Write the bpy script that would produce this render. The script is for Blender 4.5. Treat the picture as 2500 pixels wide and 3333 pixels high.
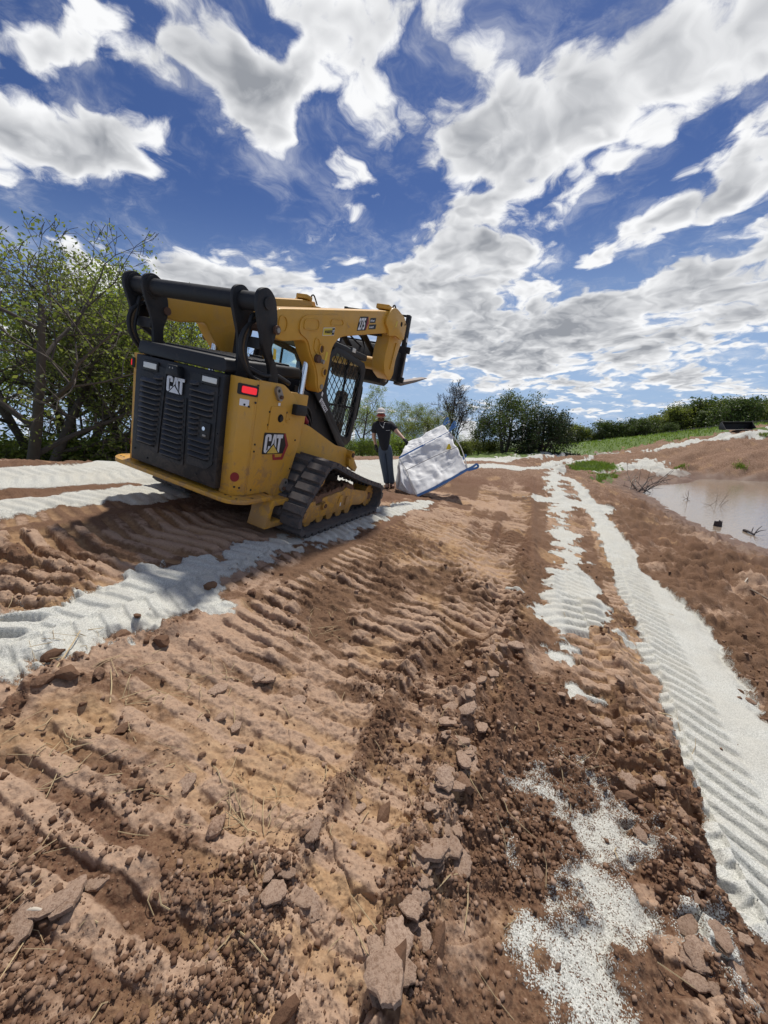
import bpy, bmesh, math, random, time
import numpy as np
from mathutils import Vector, Matrix, Quaternion
T0 = time.time()
for o in list(bpy.data.objects): bpy.data.objects.remove(o)
scene = bpy.context.scene
COL = scene.collection
rng = np.random.default_rng(7); random.seed(7)
R_ = math.radians

# ------------------------------------------------------------------ camera
CAMH, PITCH, FPX = 1.45, R_(13.0), 1267.0          # eye height, downward pitch, focal length in photo pixels
cam_d = bpy.data.cameras.new('camera'); cam = bpy.data.objects.new('camera', cam_d); COL.objects.link(cam)
cam.location = (0, 0, CAMH); cam.rotation_euler = (math.pi/2 - PITCH, 0, 0)
cam_d.sensor_fit = 'VERTICAL'; cam_d.sensor_height = 36.0; cam_d.lens = 36.0*FPX/3333.0
cam_d.clip_start = 0.05; cam_d.clip_end = 3000
scene.camera = cam
scene.render.resolution_x, scene.render.resolution_y = 768, 1024
cy_ = scene.cycles; cy_.max_bounces = 5; cy_.diffuse_bounces = 2; cy_.glossy_bounces = 2; cy_.transmission_bounces = 2; cy_.transparent_max_bounces = 10; cy_.caustics_reflective = False; cy_.caustics_refractive = False
vs = scene.view_settings
vs.view_transform = 'Standard'; vs.look = 'None'; vs.gamma = 1.0; vs.exposure = 0.27
try: vs.use_curve_mapping = False
except Exception: pass

# ------------------------------------------------------------------ sun and sky
SUN_EL, SUN_AZ = R_(63), R_(16)      # azimuth from +Y (ahead of the camera), positive = to the right
sund = bpy.data.lights.new('sun', 'SUN'); sun = bpy.data.objects.new('sun', sund); COL.objects.link(sun)
SUN_DIR = Vector((math.sin(SUN_AZ)*math.cos(SUN_EL), math.cos(SUN_AZ)*math.cos(SUN_EL), math.sin(SUN_EL)))
sun.rotation_euler = SUN_DIR.to_track_quat('Z', 'Y').to_euler()
sun.location = SUN_DIR*60
sund.energy = 3.4; sund.angle = R_(3); sund.color = (1.0, .955, .88)

def ray(u, v):
    """direction of a photo pixel (2500 x 3333) in world axes"""
    c, s = math.cos(PITCH), math.sin(PITCH); X = (u-1250.0)/FPX; Y = (v-1666.5)/FPX
    return np.array([X, c - Y*s, -s - Y*c])

class NT:
    """tiny helper for building node trees"""
    def __init__(self, tree): self.t = tree; self.n = tree.nodes; self.l = tree.links
    def node(self, typ, **kw):
        nd = self.n.new(typ)
        for k, v in kw.items(): setattr(nd, k, v)
        return nd
    def link(self, a, b): self.l.new(a, b)
    def put(self, sock, v):
        if v is None: return
        if hasattr(v, 'is_output') or isinstance(v, bpy.types.NodeSocket): self.l.new(v, sock)
        else:
            if isinstance(v, (tuple, list)) and len(v) == 3 and sock.type == 'RGBA': v = (*v, 1)
            sock.default_value = v
    def math(self, op, a, b=None, c=None, clamp=False):
        nd = self.node('ShaderNodeMath', operation=op, use_clamp=clamp)
        self.put(nd.inputs[0], a); self.put(nd.inputs[1], b); self.put(nd.inputs[2], c)
        return nd.outputs[0]
    def vmath(self, op, a, b=None):
        nd = self.node('ShaderNodeVectorMath', operation=op)
        self.put(nd.inputs[0], a); self.put(nd.inputs[1], b)
        return nd.outputs[1] if op in ('DOT_PRODUCT', 'LENGTH', 'DISTANCE') else nd.outputs[0]
    def mix(self, f, a, b, blend='MIX'):
        nd = self.node('ShaderNodeMix', data_type='RGBA', blend_type=blend)
        self.put(nd.inputs[0], f); self.put(nd.inputs[6], a); self.put(nd.inputs[7], b)
        return nd.outputs[2]
    def fmix(self, f, a, b):
        nd = self.node('ShaderNodeMix', data_type='FLOAT')
        self.put(nd.inputs[0], f); self.put(nd.inputs[2], a); self.put(nd.inputs[3], b)
        return nd.outputs[0]
    def noise(self, vec, scale, detail=4, rough=.55, dist=0, lac=2.0, color=False):
        nd = self.node('ShaderNodeTexNoise'); self.put(nd.inputs['Vector'], vec)
        for k, v in (('Scale', scale), ('Detail', detail), ('Roughness', rough), ('Distortion', dist), ('Lacunarity', lac)): self.put(nd.inputs[k], v)
        return nd.outputs['Color' if color else 'Fac']
    def vor(self, vec, scale, feature='F1', out='Distance'):
        nd = self.node('ShaderNodeTexVoronoi', feature=feature); self.put(nd.inputs['Vector'], vec); self.put(nd.inputs['Scale'], scale)
        return nd.outputs[out]
    def ramp(self, f, lo, hi, a=0.0, b=1.0, smooth=True):
        nd = self.node('ShaderNodeMapRange', interpolation_type='SMOOTHSTEP' if smooth else 'LINEAR')
        for i, v in enumerate((f, lo, hi, a, b)): self.put(nd.inputs[i], v)
        return nd.outputs[0]
    def attr(self, name, out='Fac'):
        nd = self.node('ShaderNodeAttribute', attribute_name=name); return nd.outputs[out]
# cloud masses and gaps seen in the photograph: centre pixel (u, v), half axes (px), axis angle (deg), weight
CLOUDS = [
 (330,110,430,130,10,.62),(170,480,300,140,15,.55),(420,650,280,110,30,.35),(280,840,90,120,0,.35),
 (850,380,140,180,20,.62),(1080,170,230,210,-20,.50),(1190,530,160,120,-30,.45),
 (1560,420,200,330,-55,.42),(1960,180,320,150,-50,.45),(2330,180,260,220,-45,.45),(1480,760,420,90,-30,.38),(2000,480,280,110,-35,.25),
 (2250,680,420,100,-32,.65),(2400,870,300,80,-30,.5),(1500,970,480,110,0,.5),(800,930,240,70,0,.6),(1600,1120,300,80,0,.6),(2050,1060,400,90,-10,.5),(1900,1230,500,50,0,.4),
 (860,140,100,90,60,-.8),(380,300,340,60,10,-.8),(700,640,300,150,0,-.75),(1010,480,80,190,10,-.7),(1390,270,100,110,-60,-.7),
 (1980,760,260,55,-35,-.75),(2230,430,280,50,-38,-.6),(1740,640,260,45,-35,-.5),(1330,650,100,90,-30,-.5),(1750,150,60,220,-120,-.5),(2050,880,260,45,-25,-.5),(1150,880,160,45,-20,-.5),(1300,1290,220,40,0,-.6),(60,700,240,70,0,-.5),
]
# world: physical sky with a broken deck of cumulus on one horizontal layer
w = bpy.data.worlds.new('World'); scene.world = w; w.use_nodes = True
W = NT(w.node_tree); W.n.clear()
geo = W.node('ShaderNodeTexCoord').outputs['Generated']
sky = W.node('ShaderNodeTexSky', sky_type='NISHITA'); sky.sun_disc = False
sky.sun_elevation = SUN_EL; sky.sun_rotation = SUN_AZ; sky.altitude = 300; sky.air_density = 1.0; sky.dust_density = .6; sky.ozone_density = 2.2
CK = 0.20
def cloud_xy(u, v):
    d = ray(u, v); d = d/np.linalg.norm(d); return d[:2]/(max(d[2], 0)+CK)
sep = W.node('ShaderNodeSeparateXYZ'); W.link(geo, sep.inputs[0])
zz = W.math('ADD', W.math('MAXIMUM', sep.outputs[2], 0.0), CK)
cmb = W.node('ShaderNodeCombineXYZ'); W.link(W.math('DIVIDE', sep.outputs[0], zz), cmb.inputs[0]); W.link(W.math('DIVIDE', sep.outputs[1], zz), cmb.inputs[1])
P = cmb.outputs[0]
str_ = W.node('ShaderNodeMapping'); str_.inputs['Rotation'].default_value = (0, 0, R_(35)); W.link(P, str_.inputs[0])
str2 = W.node('ShaderNodeMapping'); str2.inputs['Scale'].default_value = (1.04, .88, 1); W.link(str_.outputs[0], str2.inputs[0])      # cloud streets drawn out along the wind
# the cloud streets run away from the viewer to the front right: shear the layer a little along that wind
warp = W.node('ShaderNodeVectorMath', operation='MULTIPLY_ADD')
W.put(warp.inputs[0], W.noise(P, 1.5, 4, .62, color=True)); warp.inputs[1].default_value = (.42, .42, 0); warp.inputs[2].default_value = (-.21, -.21, 0)
Pw = W.vmath('ADD', P, warp.outputs[0])
# masses of cloud: centre pixel, half axes in pixels, weight
BL = CLOUDS
layout = None
for (u, v, au, av, ang, wt) in BL:
    c = cloud_xy(u, v); ca, sa = math.cos(R_(ang)), math.sin(R_(ang))
    e1 = (cloud_xy(u+au*ca*.5, v+au*sa*.5)-cloud_xy(u-au*ca*.5, v-au*sa*.5)); e2 = (cloud_xy(u-av*sa*.5, v+av*ca*.5)-cloud_xy(u+av*sa*.5, v-av*ca*.5))
    Mi = np.linalg.inv(np.array([e1, e2]).T)
    dlt = W.vmath('SUBTRACT', Pw, (float(c[0]), float(c[1]), 0))
    q1 = W.vmath('DOT_PRODUCT', dlt, (float(Mi[0, 0]), float(Mi[0, 1]), 0)); q2 = W.vmath('DOT_PRODUCT', dlt, (float(Mi[1, 0]), float(Mi[1, 1]), 0))
    r2 = W.math('ADD', W.math('MULTIPLY', q1, q1), W.math('MULTIPLY', q2, q2))
    g = W.math('DIVIDE', wt, W.math('ADD', 1.0, W.math('MULTIPLY', r2, r2)))
    layout = g if layout is None else W.math('ADD', layout, g)
Pn = W.vmath('ADD', str2.outputs[0], warp.outputs[0])
n1 = W.noise(Pn, 2.5, 9, .63)
sx, sy = SUN_DIR.x, SUN_DIR.y; sl = math.hypot(sx, sy)
n2 = W.noise(W.vmath('ADD', Pn, (sx/sl*.07, sy/sl*.07, 0)), 2.5, 4, .63)
puff = W.math('ADD', W.math('MULTIPLY', W.math('SUBTRACT', .42, W.vor(Pn, 7.5)), .75), W.math('MULTIPLY', W.math('SUBTRACT', .42, W.vor(Pn, 17.0)), .38))     # cauliflower heads
d = W.math('ADD', W.math('MULTIPLY', W.math('SUBTRACT', n1, .465), 3.1), W.math('ADD', layout, puff))
wisp = W.math('MULTIPLY', W.ramp(W.noise(Pn, 4.2, 6, .68), .44, .76), W.ramp(d, -.8, .1, 0, .5))
cover = W.math('MAXIMUM', W.ramp(d, .05, .44), wisp)
thick = W.ramp(d, .30, .95)
relief = W.math('MULTIPLY', W.math('SUBTRACT', n1, n2), 3.4)          # lit where the deck thins towards the sun
lit = W.math('ADD', W.fmix(thick, .96, .22), W.math('ADD', relief, W.math('MULTIPLY', puff, .55)), clamp=True)
ccol = W.mix(lit, (2.6, 2.75, 3.05), (8.0, 8.05, 8.15))
# veil of brightness towards the horizon
hz = W.ramp(sep.outputs[2], .0, .45, .85, 0.0)
skyc = W.mix(1.0, sky.outputs[0], (.28, .355, .54), 'MULTIPLY')
skyc = W.mix(hz, skyc, (3.3, 4.6, 6.6))
col = W.mix(cover, skyc, ccol)
bg = W.node('ShaderNodeBackground'); W.link(col, bg.inputs[0]); bg.inputs[1].default_value = 0.1
out = W.node('ShaderNodeOutputWorld'); W.link(bg.outputs[0], out.inputs[0])
w.cycles.sampling_method = 'MANUAL'; w.cycles.sample_map_resolution = 512
# ------------------------------------------------------------------ noise in numpy
def _h(ix, iy, s):
    n = (ix.astype(np.int64)*374761393 + iy.astype(np.int64)*668265263 + s*974634777) & 0xffffffff
    n = ((n ^ (n >> 13))*1274126177) & 0xffffffff
    n = n ^ (n >> 16)
    return (n & 0xffff).astype(np.float32)/65535.0
def vnoise(x, y, s=0):
    ix = np.floor(x); iy = np.floor(y); fx = (x-ix).astype(np.float32); fy = (y-iy).astype(np.float32)
    fx = fx*fx*fx*(fx*(fx*6-15)+10); fy = fy*fy*fy*(fy*(fy*6-15)+10)
    a, b, c, d = _h(ix, iy, s), _h(ix+1, iy, s), _h(ix, iy+1, s), _h(ix+1, iy+1, s)
    return (a+(b-a)*fx)*(1-fy) + (c+(d-c)*fx)*fy
def fbm(x, y, scale, oct=4, s=0, gain=.5):
    t = 0; a = 1; n = 0; x = x*scale; y = y*scale
    for i in range(oct):
        t = t + a*vnoise(x, y, s+i*17); n += a; a *= gain
        x, y = x*1.6-y*1.2+3.1, x*1.2+y*1.6+7.7       # rotate and double
    return t/n - .5
def voronoi(x, y, scale, s=0):
    """distance to nearest point, to the nearest edge (approx.), and a random value per cell"""
    x = x*scale; y = y*scale; ix = np.floor(x); iy = np.floor(y)
    f1 = np.full(x.shape, 9.0, np.float32); f2 = f1.copy(); idv = np.zeros(x.shape, np.float32)
    for dx in (-1, 0, 1):
        for dy in (-1, 0, 1):
            cx_, cy_ = ix+dx, iy+dy
            px = cx_+_h(cx_, cy_, s+1); py = cy_+_h(cx_, cy_, s+2)
            dd = np.hypot(px-x, py-y).astype(np.float32); idc = _h(cx_, cy_, s+3)
            closer = dd < f1
            f2 = np.where(closer, f1, np.minimum(f2, dd)); idv = np.where(closer, idc, idv); f1 = np.where(closer, dd, f1)
    return f1, f2-f1, idv
def sstep(a, b, x): t = np.clip((x-a)/(b-a), 0, 1); return t*t*(3-2*t)

# ------------------------------------------------------------------ lie of the land
def plane_z(x, y): return -1.448 - .218*x + .045*y            # the graded slope that the loader stands on
D = 1.507                                                      # photo pixels per pixel of the 1659-wide working view
WATER = -2.62
ctl = [(x, y, plane_z(x, y)) for x, y in ((-2.5,2.5),(-1,3),(0,0),(1,1),(0,2.5),(1.85,2.1),(-1,-.6),(1.5,-.6),(-3.2,3.4),(-2.2,4.6),(1.5,4),(-.6,5.2),(3,3),(-2.6,1),(3,0),(-3.95,4.0))]
def at_depth(u, v, y): d_ = ray(u, v); return tuple(d_*(y/d_[1]))
def at_height(u, v, z): d_ = ray(u, v); return tuple(d_*(z/d_[2]))
ctl += [at_depth(*a) for a in ((1258,1590,9.0),(1356,1611,8.3),(1950,1700,7.6),(1800,1545,12.5),(1880,1600,10.2),(1510,1487,24),(1790,1478,28),(1180,1490,13),(1350,1489,18),(1000,1497,9.5),
   (1620,1560,11.5),(1950,1490,29),(2490,1396,24),(2300,1419,27),(2150,1440,29),(2490,1378,124),(2200,1412,146),(1950,1447,162),(1500,1470,60),(2100,1470,26),(2400,1480,20),(2250,1500,21))]
ctl += [at_height(u, v, WATER+.03) for u, v in ((2495,1800),(2330,1740),(2200,1680),(2110,1620),(2090,1580),(2250,1566),(2420,1562))]
ctl += [at_height(u, v, WATER-.5) for u, v in ((2350,1610),(2700,1680),(2900,1600))]
ctl += [(14,6.5,-2.5),(8,3,-2.3),(5,.5,-2.05),(-6,5.5,-1.0),(-7.5,9,-2.0),(-15,14,-2.6),(-6,22,-3.0),(0,33,-3.0),(-4,13,-1.35),(-40,30,-3.4),(-20,60,-4.4),(20,80,-6.1),(60,50,-.6),(45,22,.8),(60,100,-5.2),(-60,100,-6),(150,120,0),(-150,100,-6),(0,250,-16),(200,300,-12),(-200,300,-14),(130,20,2),(-120,10,-3),(-8,0,-.9),(10,-2,-2.4),(0,-3,-1.6)]
ctl = np.array(ctl)
def _phi(r2): return .5*r2*np.log(r2+1e-9)
_A = ctl[:, :2]; _n = len(ctl)
_K = _phi(((_A[:, None]-_A[None])**2).sum(-1)) + np.eye(_n)*.02
_Pm = np.c_[np.ones(_n), _A]
_w = np.linalg.solve(np.block([[_K, _Pm], [_Pm.T, np.zeros((3, 3))]]), np.r_[ctl[:, 2], np.zeros(3)])
def base_z(x, y):
    x = np.asarray(x, float); y = np.asarray(y, float); o = _w[_n]+_w[_n+1]*x+_w[_n+2]*y
    for i in range(_n): o = o + _w[i]*_phi((x-_A[i, 0])**2+(y-_A[i, 1])**2)
    return o
def px2g(u, v, maxd=90):
    """where the sight line of a photo pixel meets the graded land (relative to the lens)"""
    d_ = ray(u, v); d_ = d_/np.linalg.norm(d_)
    t = np.geomspace(.6, maxd, 1500); p = d_[None]*t[:, None]
    below = np.nonzero(p[:, 2] < base_z(p[:, 0], p[:, 1]))[0]
    return p[below[0]] if len(below) else p[-1]
def G(pts): return np.array([px2g(a*D, b*D)[:2] for a, b in pts])     # working-view pixels -> ground points

def poly_sd(x, y, poly):
    """signed distance (m), positive inside"""
    d2 = np.full(x.shape, 1e9); ins = np.zeros(x.shape, bool); n = len(poly)
    for i in range(n):
        a, b = poly[i], poly[(i+1) % n]; e = b-a
        t = np.clip(((x-a[0])*e[0]+(y-a[1])*e[1])/(e@e+1e-12), 0, 1)
        d2 = np.minimum(d2, (x-a[0]-t*e[0])**2+(y-a[1]-t*e[1])**2)
        c = ((a[1] > y) != (b[1] > y)); xi = a[0]+(y-a[1])*e[0]/(e[1] if abs(e[1]) > 1e-9 else 1e-9)
        ins ^= c & (x < xi)
    return np.where(ins, 1, -1)*np.sqrt(d2)
def line_sl(x, y, P):
    """arc length and signed side distance to a polyline"""
    best = np.full(x.shape, 1e9); S = np.zeros(x.shape); L = np.zeros(x.shape); acc = 0
    n = len(P)-1
    for i in range(n):
        a, b = P[i], P[i+1]; e = b-a; ln = math.hypot(*e)
        t = ((x-a[0])*e[0]+(y-a[1])*e[1])/(ln*ln)
        tc = np.clip(t, -9 if i == 0 else 0, 9 if i == n-1 else 1)
        dx, dy = x-a[0]-tc*e[0], y-a[1]-tc*e[1]; dd = np.hypot(dx, dy)
        m = dd < best; best = np.where(m, dd, best); S = np.where(m, acc+tc*ln, S); L = np.where(m, np.sign(e[0]*dy-e[1]*dx)*dd, L); acc += ln
    return S, L, acc
def smooth_line(P, n=5):
    for _ in range(n > 0 and 2):
        Q = [P[0]]
        for i in range(len(P)-1): Q += [P[i]*.75+P[i+1]*.25, P[i]*.25+P[i+1]*.75]
        P = np.array(Q+[P[-1]])
    return P

# ------------------------------------------------------------------ traced ground cover (working-view pixels put down on the land)
SAND = [  # polygon, edge raggedness (m), thickness (m)
 ('near_left', G([(-260,1500),(0,1335),(130,1300),(330,1238),(480,1205),(590,1165),(700,1128),(800,1104),(880,1085),(935,1084),(915,1105),(840,1128),(760,1160),(700,1178),(640,1185),(600,1200),(560,1225),(490,1262),(500,1300),(420,1335),(370,1350),(310,1390),(200,1410),(120,1440),(70,1490),(0,1535),(-150,1640)]), .12, .05),
 ('left_mid', G([(-200,1085),(0,1086),(140,1068),(260,1052),(420,1040),(420,1075),(330,1098),(240,1088),(140,1100),(60,1118),(20,1130),(10,1155),(0,1160),(-200,1250)]), .07, .05),
 ('left_far', G([(-250,1030),(0,1012),(160,1008),(420,1003),(560,1000),(560,1028),(330,1046),(200,1047),(100,1056),(0,1062),(-250,1082)]), .03, .05),
 ('behind_man', G([(560,1000),(780,994),(860,994),(905,1002),(890,1030),(850,1045),(790,1050),(700,1052),(560,1040)]), .05, .04),
 ('right_strip', G([(1225,1036),(1244,1036),(1268,1060),(1290,1090),(1320,1130),(1350,1168),(1383,1212),(1385,1235),(1440,1270),(1495,1312),(1560,1400),(1620,1490),(1665,1550),(1800,1760),(1960,2300),(1640,2060),(1560,1960),(1512,1850),(1490,1720),(1465,1650),(1430,1560),(1410,1480),(1385,1420),(1340,1300),(1318,1240),(1300,1190),(1268,1110),(1250,1080)]), .06, .045),
 ('mid_strip', G([(1176,1030),(1205,1020),(1218,1050),(1232,1110),(1240,1180),(1275,1225),(1308,1330),(1318,1365),(1270,1370),(1228,1392),(1190,1375),(1165,1345),(1142,1292),(1190,1285),(1212,1260),(1205,1200),(1196,1150),(1188,1090)]), .17, .035),
 ('cross_band', G([(1130,1074),(1200,1072),(1290,1090),(1330,1100),(1345,1112),(1325,1116),(1270,1104),(1200,1092),(1140,1084)]), .15, .03),
 ('turn_a', G([(1176,1034),(1180,1018),(1200,1006),(1240,994),(1280,988),(1283,993),(1250,1001),(1222,1012),(1215,1030),(1240,1036),(1225,1042)]), .14, .03),
 ('turn_b', G([(1000,1004),(1060,1002),(1130,1010),(1175,1002),(1215,992),(1240,988),(1245,992),(1215,1002),(1180,1016),(1130,1018),(1060,1012),(1000,1012)]), .1, .03),
 ('far_edge', G([(880,990),(1000,989),(1090,985),(1180,982),(1290,978),(1360,974),(1360,977),(1290,982),(1220,987),(1150,992),(1080,998),(1000,998),(880,998)]), .2, .03),
 ('far_shore', G([(1340,1000),(1385,992),(1420,994),(1440,1004),(1480,1022),(1470,1030),(1420,1030),(1390,1016),(1330,1020),(1300,1026),(1270,1022),(1300,1010)]), .25, .03),
 ('far_ledge', G([(1385,973),(1460,958),(1540,944),(1620,932),(1720,918),(1720,934),(1640,942),(1560,951),(1490,959),(1450,968),(1405,975)]), .25, .03),
 ('scatter_a', G([(1185,1370),(1235,1380),(1255,1460),(1248,1560),(1215,1540),(1195,1450)]), .15, .0121),
 ('scatter_b', G([(1190,1540),(1240,1530),(1265,1620),(1270,1760),(1215,1770),(1195,1680)]), .12, .011),
 ('scatter_c', G([(1180,1760),(1260,1770),(1320,1880),(1330,2000),(1240,1990),(1190,1880)]), .14, .011),
 ('scatter_d', G([(1090,1990),(1180,1960),(1330,2010),(1350,2260),(1150,2260),(1110,2120)]), .14, .012),
 ('scatter_e', G([(1090,1640),(1150,1570),(1180,1700),(1120,1760)]), .14, .006),
 ('scatter_f', G([(1560,2090),(1620,2110),(1680,2200),(1640,2230),(1590,2160)]), .10, .012),
 ('scatter_g', G([(1060,1860),(1130,1800),(1170,1900),(1110,1960)]), .16, .006),
 ('scatter_h', G([(1290,1700),(1340,1690),(1380,1800),(1330,1830)]), .16, .006),
]
GRASS = [('turn', G([(1220,1008),(1260,1000),(1330,1004),(1338,1014),(1290,1020),(1240,1020)])), ('turn2', G([(1280,1030),(1330,1024),(1330,1036),(1290,1040)])), ]
def strip(pts): return smooth_line(G(pts))
# every pass of a machine: centre line, width, lug pitch, depth, chevron, side berm
PASSES = [
 (strip([(-260,1560),(0,1425),(200,1345),(420,1260),(600,1188),(760,1130),(900,1085)]), .46, .13, .018, .35, .0),
 (strip([(-200,1140),(0,1122),(200,1085),(400,1055)]), .46, .13, .014, .35, .0),
 (strip([(-250,1058),(0,1035),(300,1027),(560,1015)]), .46, .13, .014, .35, .0),
 (strip([(1830,2400),(1560,1850),(1470,1580),(1410,1420),(1350,1260),(1310,1150),(1268,1085),(1235,1036)]), .52, .125, .027, .55, .0),
 (strip([(1280,1420),(1225,1340),(1222,1250),(1216,1150),(1200,1070),(1185,1025)]), .46, .125, .014, .5, .0),
 (strip([(985,1500),(1052,1385),(1085,1270),(1118,1140),(1128,1045)]), .44, .115, .055, .12, .03),
 (strip([(820,1530),(915,1390),(975,1270),(1030,1140),(1062,1045)]), .46, .13, .046, .10, .015),
 (strip([(90,2330),(330,1960),(520,1700),(690,1500),(820,1350),(920,1210),(985,1100)]), .56, .145, .030, -.05, .02),
 (strip([(-60,1900),(180,1700),(430,1500),(620,1340),(800,1220),(930,1130)]), .56, .125, .030, -.05, .015),
 (strip([(-300,1400),(20,1235),(250,1175),(480,1120)]), 1.00, .15, .045, -.30, .0),
 (strip([(1640,2400),(1490,1960),(1370,1640),(1290,1420),(1250,1300)]), .36, .15, .040, .25, .02),
 (strip([(560,2500),(800,1960),(900,1720),(960,1560),(1010,1450)]), .40, .15, .022, .05, .02),
]
BERMS = [(strip([(800,2420),(880,2120),(945,1860),(985,1680),(1010,1540),(1075,1430)]), .09, .085), (strip([(1000,1480),(1062,1395),(1128,1255),(1150,1120),(1150,1040)]), .05, .025),
         (strip([(-260,1078),(0,1060),(160,1056),(330,1046)]), .06, .05), (strip([(-300,1020),(0,1003),(200,1000),(420,998)]), .12, .08),
         (strip([(60,1520),(200,1420),(330,1390),(440,1320),(520,1270),(620,1215)]), .07, .04), (strip([(1600,2230),(1480,1900),(1400,1660),(1340,1450),(1280,1300)]), .09, .035)]

# ------------------------------------------------------------------ the ground sheet
rows = []; r = .30
while r < 420:
    rows.append(r); st = .60*(CAMH**2+r*r)/(CAMH*390.0); r += min(st, .0095*r+.002)
    if r > 45: r += .02*r
rows = np.array(rows); NA = 860
az = np.radians(np.linspace(-80, 80, NA))
RR, AZ = np.meshgrid(rows, az, indexing='ij')
X = RR*np.sin(AZ); Y = RR*np.cos(AZ)
Zb = base_z(X, Y)
near = 1-sstep(14, 40, RR)
sx_, sy_ = X + .10*fbm(X, Y, 2.2, 3, 5), Y + .10*fbm(X, Y, 2.2, 3, 9)     # wobbled coordinates for ragged edges
edge_n = fbm(X, Y, 5.0, 5, 21, .6)
sand = np.zeros_like(X); sandh = np.zeros_like(X)
for nm, poly, rag, th in SAND:
    lo, hi = poly.min(0)-.6, poly.max(0)+.6
    m = (X > lo[0]) & (X < hi[0]) & (Y > lo[1]) & (Y < hi[1])
    if not m.any(): continue
    sd = poly_sd(sx_[m], sy_[m], poly) + edge_n[m]*rag*3.6 - rag*.25
    if rag >= .1: sd = sd + 3.4*fbm(X[m], Y[m]*1.6, 1.5, 5, 23, .65)*min(1, rag*4)*(.5 if th <= .012 else min(1, rag*2))
    soft = .035 if th > .012 else .13
    cov_ = 1 if th > .012 else (.26+.46*sstep(-.12, .08, fbm(X[m], Y[m], 5.0, 4, 27, .6)))*(1 if th > .008 else .75)
    sand[m] = np.maximum(sand[m], sstep(-soft, soft, sd)*cov_); sandh[m] = np.maximum(sandh[m], th*sstep(-.03, .10, sd))
grass = np.zeros_like(X)
for nm, poly in GRASS:
    lo, hi = poly.min(0)-1, poly.max(0)+1; m = (X > lo[0]) & (X < hi[0]) & (Y > lo[1]) & (Y < hi[1])
    if m.any(): grass[m] = np.maximum(grass[m], sstep(-.25, .25, poly_sd(X[m], Y[m], poly)+edge_n[m]*1.6))
# the verge below and beyond the road, and the country behind the trees
verge = G([(1150,984),(1290,977),(1400,958),(1560,936),(1800,905)]); vs_, vl_, _ = line_sl(X, Y, verge)
grass = np.maximum(grass, sstep(-1.0, .6, vl_+edge_n*4)*sstep(15, 24, RR)); grass = np.maximum(grass, sstep(42, 50, RR))
grass = np.maximum(grass, sstep(-6.0, -8.0, X)*sstep(5, 8, RR)); grass = np.maximum(grass, sstep(27, 33, Y)*(X < 12))
SHORE = [px2g(u, v)[:2] for u, v in ((2495,1800),(2330,1740),(2200,1680),(2110,1620),(2090,1580),(2250,1566),(2420,1562),(2600,1558))]
near_shore = np.array([(14, 2.5)]+[tuple(p) for p in SHORE]); ss_, sl_, _ = line_sl(X, Y, near_shore)
hwater = Zb-WATER
damp = (1-sstep(.05, .42, hwater+edge_n*.25))*sstep(3.5, 6, RR)
barm = np.zeros_like(X); trk = np.zeros_like(X); lug = np.zeros_like(X); smoothf = np.zeros_like(X)
for P_, wd, pit, dep, chev, berm in PASSES:
    lo, hi = P_.min(0)-.9, P_.max(0)+.9; m = (X > lo[0]) & (X < hi[0]) & (Y > lo[1]) & (Y < hi[1]) & (RR < 30)
    if not m.any(): continue
    S, L, tot = line_sl(X[m]+.03*fbm(X[m], Y[m], 4, 2, 31), Y[m]+.03*fbm(X[m], Y[m], 4, 2, 37), P_)
    k = sstep(wd*.5+.03, wd*.5-.03, np.abs(L))*sstep(-.1, .1, S)*sstep(tot+.1, tot-.1, S)
    half = np.where(L > 0, .5 if abs(chev) > .2 and wd < .6 else 0, 0)                                    # staggered blocks left and right
    ph = (S + chev*np.abs(L))/pit + half + .16*fbm(X[m], Y[m], 3.0, 2, 41)
    f = ph-np.floor(ph); prof = sstep(.0, .10, f)*sstep(.66, .52, f)                                      # proud bar, sharp rear edge
    fresh = sand[m] > .5
    amp = np.where(fresh, 1.0, (.35+1.3*(fbm(X[m], Y[m], 1.3, 2, 51)+.5))*(.42+.58*sstep(1.0, 2.5, RR[m])))
    brk = np.where(fresh, 1, sstep(-.22, .06, fbm(X[m], Y[m], 2.6, 3, 61)+.03))                            # bars crumble away in places
    lug[m] = lug[m]*(1-k*.75) + k*dep*amp*(prof*(.25+.75*brk)-.45)
    barm[m] = barm[m]*(1-k)+k*prof*(.3+.7*brk)*(~fresh); trk[m] = np.maximum(trk[m], k); smoothf[m] = np.maximum(smoothf[m], k*(1-prof)*(1-brk*.4))
    if berm: lug[m] += berm*np.exp(-((np.abs(L)-wd*.5-.05)/.05)**2)*(.4+1.4*(fbm(X[m], Y[m], 6, 3, 71)+.4))
bm_h = np.zeros_like(X); bm_m = np.zeros_like(X)
for P_, sg, hh in BERMS:
    lo, hi = P_.min(0)-.7, P_.max(0)+.7; m = (X > lo[0]) & (X < hi[0]) & (Y > lo[1]) & (Y < hi[1])
    S, L, tot = line_sl(sx_[m], sy_[m], P_); g_ = np.exp(-(L/sg)**2); n_ = fbm(X[m], Y[m], 5, 4, 81)+.5
    bm_h[m] += hh*g_*(.3+1.3*n_); bm_m[m] = np.maximum(bm_m[m], g_)
soil = 1-sstep(.3, .8, sand)
f1, fe, fid = voronoi(X+.05*fbm(X, Y, 9, 2, 3), Y+.05*fbm(X, Y, 9, 2, 4), 5.5, 11)       # drying plates
g1, ge, gid = voronoi(X+.02*fbm(X, Y, 25, 2, 6), Y+.02*fbm(X, Y, 25, 2, 7), 19.0, 13)     # clods
plates = np.clip(sstep(.10, .20, fbm(X, Y, .8, 3, 91)) + .9*sstep(.25, .8, bm_m), 0, 1) * soil
crack = (1-sstep(.0, .055, fe))*plates*sstep(9, 4, RR)
lump = fbm(X, Y, 1.1, 4, 101)
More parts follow.
